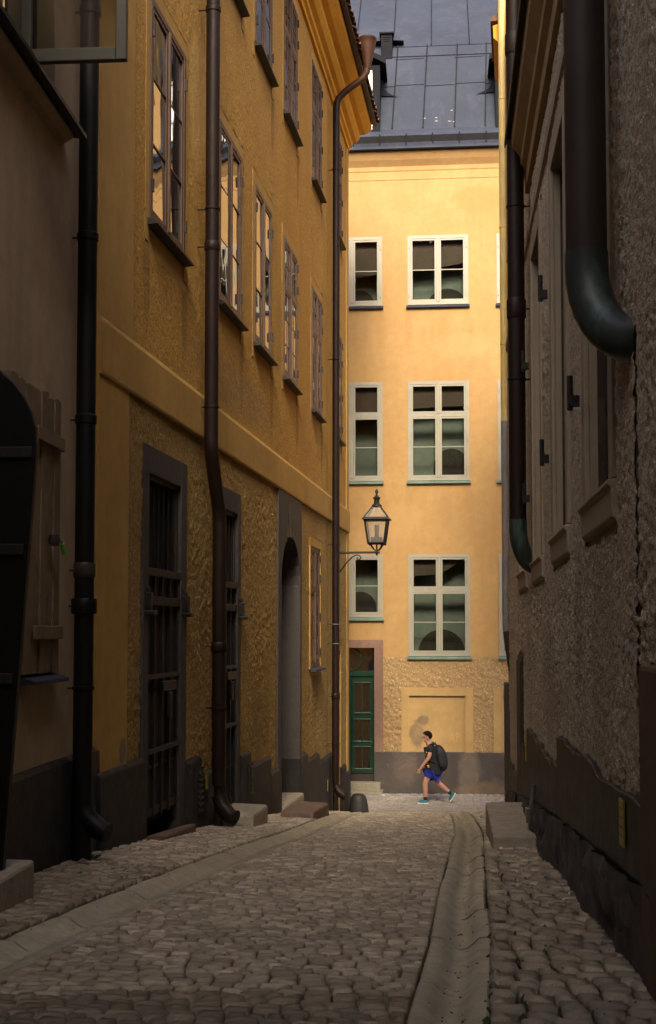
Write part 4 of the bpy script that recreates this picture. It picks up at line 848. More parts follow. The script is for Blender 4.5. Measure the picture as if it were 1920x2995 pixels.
for a, c, z in CP2:
    n = 30; P_ = [(a, -4.0), (c, -4.0)] + [(c + (a - c) * k / n, z + 0.14 * (fbm(np.array([k * 0.45 + a * 3]), np.array([0.3]), 1.0, 77)[0] - 0.5)) for k in range(n + 1)]
    b = MB(o, ZC); b.prism(P_, 0.0, 0.045); b.build('plinth_section', M['blackc'], C, bevel=0.01)
rfo = sheet('rubble_foot', M['rubble'], C, o, -7.0, 5.0, -0.12, 0.34, 0.046, 0.045, 0.03, 4.6, [(2.1, 2.9, -9, 9)], 61, ragged=0.06, oct=3, sharp=1.3)
_n = len(rfo.data.vertices); _c = np.zeros(_n * 3); rfo.data.vertices.foreach_get('co', _c); _c = _c.reshape(-1, 3)
_c[:, 2] += gza(WC['P'][1] + WC['t'][1] * _c[:, 0]) - ZC + 0.05; rfo.data.vertices.foreach_set('co', _c.ravel()); rfo.data.update()
t = MB(o, ZC); t.tube([(-0.2, 0.09, -2.2), (-0.2, 0.09, -1.55), (-0.2, 0.06, -1.3)], 0.022, 8); t.box(-0.26, -0.14, 0.05, 0.13, -1.62, -1.50); t.build('conduit', M['steel'], C, True)
t = MB(o, ZC); t.box(-6.085, -6.045, 0.0, 0.006, -1.4, 1.2); t.build('joint_strip', M['void'], C)
# doorways of the grey house
b = MB(o, ZC); b.box(-7.4, -6.36, -0.02, 0.06, -3.0, -0.12); cd = b.build('door_post', M['wood_jamb'], C, bevel=0.02)
b = MB(o, ZC); b.box(2.1, 2.9, -0.02, 0.03, -3.0, -0.25); cd = b.build('door', M['wood_dk'], C)
for k in range(4): b = MB(o, ZC); b.box(2.12 + k * 0.19, 2.30 + k * 0.19, 0.03, 0.045, -2.9, -0.3); b.build('board', M['wood_dk'], cd)
b = MB(o, ZC); b.quad([(CU1, -0.45, -4.4), (CU1, -5, -4.4), (CU1, -5, 7.6), (CU1, -0.45, 7.6)]); b.quad([(CU0, -5, -4.4), (CU1, -5, -4.4), (CU1, -5, 7.6), (CU0, -5, 7.6)]); b.build('side_wall', M['c_upper'], C, fix=False)
b = MB(o, ZC); b.profile([(0.0, 7.602), (0.02, 7.65), (-2.5, 9.3), (-5.2, 7.7), (-5.2, 7.602)], CU0, CU1); b.build('roof', M['tile'], C)

# ================================================================== building D: the yellow corner house beyond it
Dd = root(WD, 'yellow_corner_house', 'yellow house at the far right corner, mostly hidden behind a pale downpipe', 'house')
DU1 = 5.0
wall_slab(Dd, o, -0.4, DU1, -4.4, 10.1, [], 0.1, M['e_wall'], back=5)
b = MB(o, ZC); b.profile([(0, 9.25), (0.09, 9.27), (0.10, 9.40), (0.17, 9.47), (0.18, 9.62), (0.27, 9.72), (0.28, 9.92), (0, 10.0)], 3.62, DU1, 0, 1); b.build('cornice', M['b_cornice'], Dd)
b = MB(o, ZC); b.profile([(0.32, 10.0), (0.32, 10.05), (-2.5, 12.0), (-5, 10.4), (-5, 10.0)], 3.62, DU1 + 0.1); b.build('roof', M['tile'], Dd)
b = MB(o, ZC); b.profile([(0, -4.2), (0.05, -4.2), (0.045, -2.6), (0, -2.58)], -0.4, DU1); b.build('plinth', M['e_plinth'], Dd)
b = MB(o, ZC); b.box(2.6, 2.66, 0.0, 0.17, -3.1, -0.75); dl = b.build('open_shutter', M['wood_jamb'], Dd, bevel=0.01)
for k in range(2): b = MB(o, ZC); b.box(2.55, 2.6, 0.01 + k * 0.08, 0.08 + k * 0.08, -3.08, -0.77); b.build('board', M['wood_dk'], dl)

# ================================================================== unseen house added behind the camera to shade the near lane
K = empty('shade_house', (0, -9, 0), 0, 'added unseen tall ochre house behind the viewer, shading the near lane', 'house')
b = MB(1, 0); b.box(-13, 13, -7, 0, 0, ZC + 16.5); b.build('wall', M['b_smooth'], K)
b = MB(1, 0)
b.profile([(0.3, ZC + 16.5), (0.3, ZC + 16.65), (-5.0, ZC + 22.8), (-7.3, ZC + 16.65), (-7.3, ZC + 16.5)], -13.2, 13.2); b.build('roof', M['tile'], K)
for x in np.arange(-10, 11, 2.5):
    for z in np.arange(ZC - 1, ZC + 14, 3.6):
        b = MB(1, 0); b.box(x - 0.6, x + 0.6, 0.0, 0.03, z, z + 2.0); q = b.build('window', M['frame_e'], K)
        b = MB(1, 0); b.box(x - 0.5, x + 0.5, 0.03, 0.035, z + 0.1, z + 1.9); b.build('pane', M['glass'], q)
# ================================================================== paving: setts one by one
def sett_mesh(seed, name='sett', n8=True):
    r = random.Random(seed); c = 0.10
    base = [(-.5, -.5 + c), (-.5, .5 - c), (-.5 + c, .5), (.5 - c, .5), (.5, .5 - c), (.5, -.5 + c), (.5 - c, -.5), (-.5 + c, -.5)][::-1]
    base = [(x + r.uniform(-.025, .025), y + r.uniform(-.035, .035)) for x, y in base]
    tilt = (r.uniform(-.006, .006), r.uniform(-.006, .006))
    v = [(x * 0.98, y * 0.98, -0.055) for x, y in base] + [(x, y, -0.014 + tilt[0] * x + tilt[1] * y + r.uniform(-.002, .002)) for x, y in base] + [(x * 0.91, y * 0.90, tilt[0] * x + tilt[1] * y + r.uniform(-.0016, .0016)) for x, y in base] + [(0, 0, 0.0008)]
    f = []
    for k in range(8):
        q = (k + 1) % 8
        f += [(k, q, 8 + q, 8 + k), (8 + k, 8 + q, 16 + q, 16 + k), (16 + k, 16 + q, 24)]
    return v, f
NV = 12
SETT = [sett_mesh(100 + k) for k in range(NV)]
SV = np.array([s[0] for s in SETT]); SF = SETT[0][1]
def sett_meshes(mat):
    out = []
    for v, f in SETT:
        me = bpy.data.meshes.new('sett'); me.from_pydata(v, [], f); me.materials.append(mat); me.polygons.foreach_set('use_smooth', [True] * len(f))
        try: me.set_sharp_from_angle(angle=R(50))
        except Exception: pass
        out.append(me)
    return out
def lay(parent, places, mat, nind=300, name='sett'):
    """places: (x, y, z, rz, sx, sy, tx, ty); the nearest are objects, the rest one mass"""
    places.sort(key=lambda p: p[1]); ind, rest = places[:nind], places[nind:]
    mm = sett_meshes(mat)
    for p in ind:
        q = bpy.data.objects.new(name, mm[rnd.randrange(NV)]); COL.objects.link(q); q.parent = parent
        q.location = p[:3]; q.rotation_euler = (p[6], p[7], p[3]); q.scale = (p[4], p[5], 1)
    if rest:
        P = np.array(rest); n = len(P); kk = np.random.RandomState(5).randint(0, NV, n); V = SV[kk].copy()
        V[:, :, 0] *= P[:, 4:5]; V[:, :, 1] *= P[:, 5:6]
        V[:, :, 2] += V[:, :, 0] * P[:, 7:8] + V[:, :, 1] * P[:, 6:7]
        c, s = np.cos(P[:, 3:4]), np.sin(P[:, 3:4])
        X = V[:, :, 0] * c - V[:, :, 1] * s + P[:, 0:1]; Y = V[:, :, 0] * s + V[:, :, 1] * c + P[:, 1:2]; Z = V[:, :, 2] + P[:, 2:3]
        co = np.stack([X, Y, Z], -1).reshape(-1, 3)
        me = bpy.data.meshes.new('setts'); nvs = V.shape[1]
        faces = []
        quads = np.array([f for f in SF if len(f) == 4]); tris = np.array([f for f in SF if len(f) == 3])
        off = (np.arange(n) * nvs)[:, None, None]
        Q = (quads[None] + off).reshape(-1, 4); T = (tris[None] + off).reshape(-1, 3)
        loops = np.concatenate([Q.ravel(), T.ravel()]); tot = np.concatenate([np.full(len(Q), 4), np.full(len(T), 3)]); st = np.concatenate([[0], np.cumsum(tot)[:-1]])
        me.vertices.add(len(co)); me.vertices.foreach_set('co', co.ravel()); me.loops.add(len(loops)); me.loops.foreach_set('vertex_index', loops)
        me.polygons.add(len(tot)); me.polygons.foreach_set('loop_start', st); me.polygons.foreach_set('loop_total', tot); me.update(calc_edges=True)
        q = link('setts', me, mat, parent); q['kind'] = 'stuff'
def slope_at(x, d): return math.atan((surf(x, d + 0.15) - surf(x, d - 0.15)) / 0.3)
def wallx(w, d): return w['P'][0] + (d - w['P'][1]) * w['t'][0] / w['t'][1]
def left_wall(d): return wallx(WA, d) if d < 9.9 else wallx(WB, d)
def right_wall(d): return wallx(WC, d) if d < 16.2 else wallx(WD, d)
def strip(fl, fr, d0, d1, wid, dep, skew=0.105, jit=0.004, gap=0.0105):
    out = []; d = d0; row = 0
    while d < d1:
        dd = dep * rnd.uniform(0.9, 1.12); l, r = fl(d), fr(d); x = l + 0.006 - (0.0 if row % 2 else wid * 0.45); row += 1
        while x < r - 0.02:
            w = wid * rnd.uniform(0.72, 1.35); xa, xb = max(x, l + 0.004), min(x + w, r - 0.004)
            if r - xb < 0.035: xb = r - 0.004
            if xb - xa > 0.03:
                xm = (xa + xb) / 2; y = d + dd / 2 - (xm - (l + r) / 2) * skew + rnd.uniform(-jit, jit)
                out.append((xm, y, surf(xm, y) + rnd.uniform(-0.004, 0.003), -skew + rnd.uniform(-0.035, 0.035), xb - xa - gap, dd - gap, slope_at(xm, y) + rnd.uniform(-.022, .022), rnd.uniform(-.028, .028)))
            x = max(x, xa) + w if xb > xa else x + w
            if xb >= r - 0.005: break
        d += dd
    return out
road = tag(empty('road', (0, 4, gz(4))), kind='structure'); road.location = (0, 0, 0)
lay(road, strip(lambda d: lgx(d) + LG, lambda d: rgx(d) - RG, 3.5, 25.2, 0.088, 0.076), M['sett'])
pl_ = tag(empty('pavement'), kind='structure')
lay(pl_, strip(lambda d: left_wall(d) + 0.02, lambda d: lgx(d) - LG, 5.2, 25.2, 0.09, 0.085, 0.12), M['sett'])
pr_ = tag(empty('pavement'), kind='structure')
lay(pr_, strip(lambda d: rgx(d) + RG, lambda d: right_wall(d) - 0.03, 3.5, 25.2, 0.105, 0.125, 0.05, 0.010, 0.012), M['sett'])
cs = tag(empty('street'), kind='structure')
out = []
y = 25.0; row = 0
while y < 29.5:
    dd = 0.15 * rnd.uniform(0.92, 1.1); x = -7.0 + (0.07 if row % 2 else 0); row += 1
    while x < 9:
        w = 0.165 * rnd.uniform(0.85, 1.2); xm = x + w / 2; yy = y - (xm - 2) * 0.087
        if yy < 29.6 - 0.087 * (xm - 2) and (yy > 25.28 or xm > 4.5 or xm < -0.5): out.append((xm, yy, gz(yy) + rnd.uniform(-.004, .004), -0.087 + rnd.uniform(-.03, .03), w - 0.010, dd - 0.010, rnd.uniform(-.02, .02), rnd.uniform(-.02, .02)))
        x += w
    y += dd
out.sort(key=lambda p: abs(p[0] - 2.3) + 0.3 * abs(p[1] - 26)); near = out[:300]; far = out[300:]
lay(cs, near, M['sett_far']); lay(cs, far, M['sett_far'], 0)
# the two stone channels, one stone after another
def channel(fx, half, d0, d1, ln, skew):
    g = tag(empty('gutter'), kind='structure'); d = d0
    prof = [(-1, 0.0), (-0.93, 0.010), (-0.60, 0.006), (-0.40, -0.018), (-0.22, -0.038), (0.0, -0.044), (0.22, -0.038), (0.40, -0.018), (0.60, 0.006), (0.93, 0.010), (1, 0.0)]
    while d < d1:
        L = ln * rnd.uniform(0.7, 1.25); b = MB(1, 0); rings = []; n = 5; dz = rnd.uniform(-.004, .004); dx = rnd.uniform(-.008, .008); hh = half * rnd.uniform(0.97, 1.02); bow = rnd.uniform(0.02, 0.05)
        for k in range(n + 1):
            f = k / n; row = []
            e = -0.006 if k in (0, n) else 0.0
            for q, h in prof:
                dd = d + 0.006 + (L - 0.012) * f + (bow * (q * q) if k in (0, n) else bow * q * q) ; x = fx(dd) + q * (hh - 0.001) + dx
                row.append(b.P(x, dd, surf(fx(dd) , dd) + 0.010 + h + e + dz))
            dd = d + L * f; row.append(b.P(fx(dd) + hh, dd, surf(fx(dd), dd) - 0.1)); row.append(b.P(fx(dd) - hh, dd, surf(fx(dd), dd) - 0.1)); rings.append(row)
        m = len(rings[0])
        for A_, B_ in zip(rings, rings[1:]):
            for k in range(m): b.face(A_[k], A_[(k + 1) % m], B_[(k + 1) % m], B_[k])
        b.face(*rings[0]); b.face(*rings[-1][::-1]); b.build('gutter_stone', M['gutter'], g, True); d += L
channel(rgx, RG - 0.004, 3.3, 24.6, 0.85, 0); channel(lgx, LG - 0.004, 4.4, 24.6, 0.9, 0)
mo = MB(1, 0)     # moss and weeds in the open joints of the right pavement
for k in range(150):
    d = 4.2 + 6 * rnd.random() ** 1.6; x = rgx(d) + RG + 0.125 * rnd.choice([0.0, 1, 2, 3]) + rnd.uniform(-0.02, 0.02); z = surf(x, d) - 0.016; r = rnd.uniform(0.008, 0.022)
    c0 = mo.P(x, d, z + r * 0.9); ring = [mo.P(x + r * math.cos(a) * rnd.uniform(.7, 1.3), d + 2 * r * math.sin(a) * rnd.uniform(.7, 1.3), z - 0.006) for a in np.arange(0, 6.28, 1.0)]
    for i in range(len(ring)): mo.face(ring[i], ring[(i + 1) % len(ring)], c0)
tag(mo.build('moss', M['moss']), kind='stuff')
def weed(x, d, sc, label):
    b = MB(1, 0); z = surf(x, d)
    for k in range(9):
        a = rnd.uniform(0, 6.28); l = sc * rnd.uniform(0.6, 1.2); hx, hy = math.cos(a), math.sin(a); w = l * 0.22
        b.face(b.P(0, 0, 0), b.P(hx * l * .5 - hy * w, hy * l * .5 + hx * w, l * .55), b.P(hx * l, hy * l, l * .6), b.P(hx * l * .5 + hy * w, hy * l * .5 - hx * w, l * .5))
    q = b.build('weed', M['leaf'], None, fix=False); q.location = (x, d, z - 0.01); tag(q, label, 'weed')
weed(-1.70, 9.25, 0.07, 'small green weed at the foot of the black downpipe'); weed(-1.62, 8.35, 0.035, 'tiny green weed between setts of the left pavement'); weed(1.30, 9.2, 0.035, 'tiny green weed between setts of the right pavement')

gr = MB(1, 0)     # grit, chips and dry leaf crumbs lying in the joints and the channels
for k in range(420):
    d = 4.0 + 13 * rnd.random() ** 1.5; x = rnd.choice([rgx(d) + rnd.gauss(0, 0.05), rgx(d) + rnd.gauss(0, 0.05), lgx(d) + rnd.gauss(0, 0.09), rnd.uniform(lgx(d), rgx(d)), rgx(d) + RG + rnd.uniform(0, .6)])
    z = surf(x, d) + (-0.018 if abs(x - rgx(d)) < 0.07 else 0.004); r = rnd.uniform(0.002, 0.006); c0 = gr.P(x, d, z + r * .8)
    ring = [gr.P(x + r * math.cos(a) * rnd.uniform(.6, 1.5), d + r * math.sin(a) * rnd.uniform(.6, 1.5), z) for a in np.arange(0, 6.2, 1.25)]
    for i in range(len(ring)): gr.face(ring[i], ring[(i + 1) % len(ring)], c0)
tag(gr.build('grit', M['dirt']), kind='stuff')

# ================================================================== downpipes
def downpipe(label, w, segs, extra, name='downpipe'):
    p = empty(name, wpos(w, *segs[0][0][-1][:2], -1.5) if False else (0, 0, 0), 0, label, 'downpipe', 'downpipes on the house fronts')
    for pts, r, m in segs:
        b = MB(1, 0); b.tube([wpos(w, *q) for q in pts], r, 20); b.build('pipe', M[m], p, True)
    for (u, off, z, r, h, m) in extra:
        b = MB(1, 0); x, y, zz = wpos(w, u, off, z); b.lathe([(r, zz - h), (r + 0.006, zz - h * 0.8), (r + 0.006, zz + h * 0.8), (r, zz + h)], (x, y), 20); 
        b.build('collar', M[m], p, True)
        b = MB(1, 0); b.tube([wpos(w, u, 0, z), wpos(w, u, off, z)], 0.008, 6); b.build('holder', M['iron'], p)
    return p
def elbow(u0, w0, z0, u1, w1, z1, n=7):
    """quarter bend from vertical at (u0, w0, z0) to horizontal at (u1, w1, z1)"""
    return [(u0 + (u1 - u0) * (1 - math.cos(math.pi / 2 * k / n)), w0 + (w1 - w0) * (1 - math.cos(math.pi / 2 * k / n)), z0 + (z1 - z0) * math.sin(math.pi / 2 * k / n)) for k in range(n + 1)]
# black pipe between the two left houses
downpipe('thick black downpipe between the beige house and the ochre house', WB, [([(-1.98, .16, 11), (-1.98, .16, -1.75)], .071, 'pipe_blk'), ([(-1.98, .16, -1.25), (-1.98, .20, -1.33), (-2.0, .30, -1.41), (-2.01, .36, -1.43)], .074, 'pipe_blk')],
         [(-1.98, .16, 2.9, .074, .03, 'pipe_blk'), (-1.98, .16, 1.55, .074, .035, 'pipe_blk'), (-1.98, .16, 0.45, .074, .055, 'pipe_dark'), (-1.98, .16, 0.19, .088, .055, 'pipe_blk'), (-1.98, .16, -0.40, .074, .015, 'pipe_blk'), (-1.98, .16, 4.6, .074, .035, 'pipe_blk')])
P2 = [(2.0, .16, 10.2), (2.0, .16, 1.98), (2.01, .16, 1.90), (2.05, .16, 1.80), (2.34, .16, 1.36), (2.39, .16, 1.26), (2.40, .16, 1.15), (2.42, .16, -1.62)]
downpipe('brown downpipe with a sideways bend in front of the ochre house', WB, [(P2, .073, 'pipe'), ([(2.42, .16, -1.60), (2.42, .16, -2.4)], .052, 'pipe'), ([(2.42, .16, -1.72), (2.41, .20, -1.83), (2.37, .30, -1.93), (2.35, .36, -1.95)], [.078, .08, .08, .086], 'pipe')],
         [(2.0, .16, 4.05, .076, .05, 'pipe'), (2.0, .16, 4.45, .076, .012, 'pipe'), (2.40, .16, -0.15, .080, .05, 'pipe'), (2.41, .16, -0.80, .078, .015, 'pipe'), (2.0, .16, 2.35, .076, .012, 'pipe'), (2.0, .16, 6.6, .076, .03, 'pipe')])
P3 = [(12.0, .73, 10.46), (12.0, .72, 10.36), (12.0, .66, 10.26), (12.0, .32, 10.02), (12.0, .20, 9.90), (12.0, .165, 9.82), (12.0, .155, 9.70), (11.9, .15, -2.70)]
p3 = downpipe('rust brown downpipe with a funnel hopper under the ochre eaves', WB, [(P3[:6], .064, 'pipe_rust'), (P3[5:], .066, 'pipe'), ([(11.9, .15, -2.6), (11.9, .15, -3.3)], .05, 'pipe'), ([(11.9, .15, -2.74), (11.89, .20, -2.84), (11.86, .30, -2.92), (11.85, .35, -2.93)], [.07, .072, .074, .08], 'pipe')],
              [(11.99, .152, 8.55, .069, .012, 'pipe'), (11.95, .152, 5.0, .069, .012, 'pipe'), (11.94, .152, 1.6, .069, .012, 'pipe'), (11.92, .15, 0.15, .069, .008, 'pipe_grey'), (11.92, .15, -0.2, .069, .008, 'pipe_grey'), (11.91, .15, -1.15, .072, .06, 'pipe'), (11.9, .15, -2.0, .07, .012, 'pipe')])
x, y, z = wpos(WB, 12.0, .735, 10.44); b = MB(1, 0); b.lathe([(.066, z - 0.02), (.075, z + 0.06), (.155, z + 0.44), (.165, z + 0.52), (.172, z + 0.53), (.172, z + 0.56), (.150, z + 0.56), (.06, z + 0.1)], (x, y), 22); b.build('hopper', M['pipe_rust'], p3, True)
downpipe('huge dark downpipe nearest the viewer, turning into the grey wall', WC, [([(-5.68, .16, 7.4), (-5.68, .16, 1.62)], .090, 'pipe_dark'), ([(-5.68, .16, 1.66)] + elbow(-5.68, .16, 1.60, -6.0, -.06, 1.20, 9), .095, 'pipe_verd')], [(-5.68, .16, 5.2, .093, .04, 'pipe_dark')])
downpipe('slim dark downpipe past the third window of the grey house', WC, [([(.30, .15, 7.4), (.30, .15, 0.98)], .077, 'pipe'), ([(.30, .15, 1.02)] + elbow(.30, .15, 0.94, .38, -.03, .60, 8), .081, 'pipe_verd')],
         [(.30, .15, 5.42, .082, .10, 'pipe'), (.30, .15, 2.95, .082, .09, 'pipe'), (.30, .15, 3.9, .079, .012, 'pipe'), (.30, .15, 2.3, .079, .012, 'pipe')])
downpipe('pale yellow and grey downpipe on the yellow corner house', WD, [([(3.43, .13, 12.5), (3.43, .13, 3.36)], .064, 'pipe_yel'), ([(3.43, .13, 3.36), (3.43, .13, 0.15), (3.43, .125, 0.02)], .062, 'pipe_grey'), ([(3.43, .125, 0.02), (3.43, .11, -0.12), (3.43, .04, -0.62), (3.43, .035, -0.80)], .062, 'pipe_dark'), ([(3.43, .035, -0.72)] + elbow(3.43, .035, -0.80, 3.46, -.10, -1.02), .064, 'pipe_dark')],
         [(3.43, .13, 6.5, .066, .01, 'pipe_yel'), (3.43, .13, 8.6, .066, .01, 'pipe_yel'), (3.43, .13, 1.9, .064, .008, 'pipe_grey'), (3.43, .13, 0.9, .064, .008, 'pipe_grey'), (3.43, .13, 4.6, .066, .01, 'pipe_yel')])

# ================================================================== wall lantern
lx, ly, lz = 0.935, 24.2, 1.535 + ZC
L_ = empty('wall_lantern', (lx, ly, lz), R(-7.9), 'black iron street lantern on a scrolled bracket at the corner of the ochre house', 'lantern')
def box_ring(b, h0, z0, h1, z1, t0=None):
    a = [b.P(sx * h0, sy * h0, z0) for sx, sy in ((-1, -1), (1, -1), (1, 1), (-1, 1))]; c = [b.P(sx * h1, sy * h1, z1) for sx, sy in ((-1, -1), (1, -1), (1, 1), (-1, 1))]
    for k in range(4): b.face(a[k], a[(k + 1) % 4], c[(k + 1) % 4], c[k])
    return a, c
b = MB(1, 0); arm = 0.86
b.tube([(-arm, 0, 0), (0.06, 0, 0)], 0.022, 8); b.build('arm', M['iron'], L_, True)
b = MB(1, 0); pts = [(-arm + 0.06 * math.cos(a) * (1 - a / 9) + 0.03, 0, -0.32 + 0.06 * math.sin(a) * (1 - a / 9)) for a in np.arange(5.5, -1.6, -0.5)]
pts += [(-arm + 0.03, 0, -0.44)]; S_ = [(-arm, 0, -0.45), (-arm + 0.08, 0, -0.43), (-arm + 0.17, 0, -0.34), (-arm + 0.27, 0, -0.20), (-arm + 0.38, 0, -0.09), (-arm + 0.47, 0, -0.045), (-arm + 0.53, 0, -0.06), (-arm + 0.555, 0, -0.10), (-arm + 0.53, 0, -0.135), (-arm + 0.49, 0, -0.125), (-arm + 0.485, 0, -0.095)]
b.tube(S_, 0.013, 8); b.build('scroll', M['iron'], L_, True)
b = MB(1, 0); b.tube([(-arm, 0, -0.22), (-arm + 0.05, 0, -0.21), (-arm + 0.08, 0, -0.26), (-arm + 0.05, 0, -0.31), (-arm, 0, -0.30)], 0.011, 8); b.build('scroll', M['iron'], L_, True)
b = MB(1, 0); b.box(-arm - 0.02, -arm + 0.01, -0.03, 0.03, -0.5, 0.06); b.build('wall_plate', M['iron'], L_)
b = MB(1, 0); b.lathe([(0.0, -0.07), (0.02, -0.05), (0.025, 0.0), (0.03, 0.03), (0.018, 0.05), (0.014, 0.16)], n=10); b.build('stem', M['iron'], L_, True)
b = MB(1, 0)
for sx in (-1, 1):
    for sy in (-1, 1): b.tube([(0.012 * sx, 0.012 * sy, 0.03), (0.055 * sx, 0.055 * sy, 0.055), (0.085 * sx, 0.085 * sy, 0.10), (0.115 * sx, 0.115 * sy, 0.155), (0.15 * sx, 0.15 * sy, 0.15), (0.165 * sx, 0.165 * sy, 0.17)], 0.013, 8)
b.build('cradle', M['iron'], L_, True)
b = MB(1, 0)
for sx in (-1, 1):
    for sy in (-1, 1): b.tube([(0.150 * sx, 0.150 * sy, 0.16), (0.213 * sx, 0.213 * sy, 0.63)], 0.019, 4)
for h, z, r in ((0.15, 0.175, 0.018), (0.212, 0.625, 0.018)):
    for k in range(4):
        q = [(-h, -h, z), (h, -h, z), (h, h, z), (-h, h, z)]; b.tube([q[k], q[(k + 1) % 4]], r, 4)
b.build('cage', M['iron'], L_)
b = MB(1, 0); a_, c_ = box_ring(b, 0.265, 0.625, 0.262, 0.645); a2, c2 = box_ring(b, 0.262, 0.645, 0.225, 0.665); b.face(*a_[::-1])
for sx in (-1, 1):
    for sy in (-1, 1): b.tube([(0.225 * sx, 0.225 * sy, 0.66), (0.075 * sx, 0.075 * sy, 0.875)], 0.016, 4)
b.build('roof_frame', M['iron'], L_)
for k in range(4):
    q = [(-1, -1), (1, -1), (1, 1), (-1, 1)]; (xa, ya), (xb, yb) = q[k], q[(k + 1) % 4]
    b = MB(1, 0); b.quad([(xa * .147, ya * .147, .18), (xb * .147, yb * .147, .18), (xb * .208, yb * .208, .62), (xa * .208, ya * .208, .62)]); b.build('pane', M['lamp_glass'], L_, fix=False)
    b = MB(1, 0); b.quad([(xa * .215, ya * .215, .665), (xb * .215, yb * .215, .665), (xb * .078, yb * .078, .87), (xa * .078, ya * .078, .87)]); b.build('pane', M['lamp_glass'], L_, fix=False)
b = MB(1, 0); b.lathe([(0.10, 0.868), (0.104, 0.885), (0.10, 0.90), (0.075, 0.925), (0.055, 0.94), (0.052, 0.99), (0.058, 1.03), (0.075, 1.035), (0.076, 1.05), (0.045, 1.075), (0.025, 1.095), (0.016, 1.11), (0.022, 1.13), (0.034, 1.16), (0.030, 1.19), (0.012, 1.215), (0.0, 1.22)], n=16); b.build('chimney', M['iron'], L_, True)
b = MB(1, 0); b.box(-0.105, 0.105, -0.105, 0.105, 0.18, 0.285); b.build('burner_box', M['iron'], L_)
b = MB(1, 0); b.lathe([(0.04, 0.285), (0.042, 0.29), (0.042, 0.525), (0.03, 0.53), (0.0, 0.53)], n=14); b.build('lamp_tube', M['lamp_tube'], L_, True)

# ================================================================== steps, blocks, guard stones
def wbox(name, w, u0, u1, w0, w1, z0, z1, mat, label, cat, group=None, bev=0.02, slope=0.0, jit=0.0):
    cu, cw = (u0 + u1) / 2, (w0 + w1) / 2; x, y, _ = wpos(w, cu, cw, 0)
    b = MB(w['o'], 0); h = z1 - z0; b.box(u0 - cu, u1 - cu, w0 - cw, w1 - cw, 0, h)
    b.v = [(p[0] + rnd.uniform(-jit, jit), p[1] + rnd.uniform(-jit, jit), p[2] + rnd.uniform(-jit, jit) + slope * p[0]) for p in b.v]
    q = b.build(name, mat, None, bevel=bev); q.location = (x, y, z0 + ZC); q.rotation_euler = (0, 0, w['a']); return tag(q, label, cat, group)
G_ = 'stone steps along the house fronts'
wbox('stone_step', WB, 2.58, 3.46, 0.08, 0.50, -2.5, -1.94, M['step'], 'big pale stone block before the second barred door, beside the brown pipe outlet', 'step', G_, 0.035, 0, 0.014)
wbox('stone_step', WB, 6.93, 8.56, -0.28, 0.10, -3.0, -2.46, M['step'], 'worn stone step inside the arched doorway', 'step', G_, 0.035, 0, 0.014)
wbox('stone_step', WB, 5.3, 6.75, 0.30, 0.74, -2.7, -2.31, M['step_red'], 'low reddish stone slab lying before the arched doorway', 'step', G_, 0.025, -0.05, 0.02)
wbox('stone_step', WB, 0.05, 1.32, 0.06, 0.20, -2.3, -1.83, M['step_red'], 'low broken reddish sill stone under the nearest barred door', 'step', G_, 0.02, -0.06, 0.02)
wbox('stone_step', WA, -4.4, -2.87, 0.05, 0.36, -1.75, -1.275, M['step'], 'square stone step beside the black iron door leaf', 'step', G_, 0.02, 0, 0.006)
wbox('stone_step', WC, -0.52, 1.60, 0.06, 0.42, -2.35, -1.69, M['step'], 'long flat stone platform against the grey house', 'step', G_, 0.015, 0, 0.006)
wbox('stone_step', WE, -2.7, -1.08, 0.06, 0.34, -3.62, -3.44, M['step_e'], 'upper stone step of the green door', 'step', G_, 0.012)
wbox('stone_step', WE, -2.8, -1.02, 0.06, 0.60, -3.95, -3.61, M['step_e'], 'lower stone step of the green door', 'step', G_, 0.012)
b = MB(1, 0); n = 14; rings = []
for r, z in ((0.215, 0), (0.205, 0.12), (0.175, 0.30), (0.150, 0.38), (0.10, 0.425), (0.0, 0.435)): rings.append([b.P(r * math.cos(2 * math.pi * k / n) * (0.92 if math.cos(2 * math.pi * k / n) < 0 else 1), r * 0.9 * math.sin(2 * math.pi * k / n), z) for k in range(n)])
for A_, B_ in zip(rings, rings[1:]):
    for k in range(n): b.face(A_[k], A_[(k + 1) % n], B_[(k + 1) % n], B_[k])
q = b.build('guard_stone', M['black'], None, True); q.location = (0.60, 25.3, gz(25.3) - 0.06); tag(q, 'black guard stone at the foot of the ochre corner', 'guard stone')
def plate(w, u, off, z0, z1, wd, label, rz=0.0, lines=0):
    x, y, _ = wpos(w, u, off, 0); b = MB(w['o'], 0); b.box(-wd / 2, wd / 2, -0.004, 0.004, 0, z1 - z0); q = b.build('marker_plate', M['yellow'], None); q.location = (x, y, z0 + ZC); q.rotation_euler = (0, 0, w['a'])
    for k in range(lines):
        b = MB(w['o'], 0); z = (z1 - z0) * (0.2 + 0.6 * k / max(1, lines - 1)); b.box(-wd * .35, wd * .3, 0.004, 0.005, z, z + 0.006); b.build('mark', M['iron'], q)
    return tag(q, label, 'marker plate', 'yellow marker plates on the plinths')
plate(WB, 2.20, 0.085, -1.63, -1.48, 0.09, 'yellow marker plate just left of the bent brown downpipe')
plate(WB, 11.35, 0.085, -2.78, -2.58, 0.09, 'yellow marker plate left of the funnel topped downpipe')
plate(WA, -0.95, 0.07, -1.16, -1.02, 0.05, 'narrow yellow marker plate beside the black downpipe')
plate(WC, -5.82, 0.055, -0.885, -0.695, 0.12, 'yellow marker plate on the base of the grey house near the viewer', 0, 4)
plate(WC, 1.02, 0.055, -1.22, -0.93, 0.05, 'narrow yellow strip at the end of the grey house base')
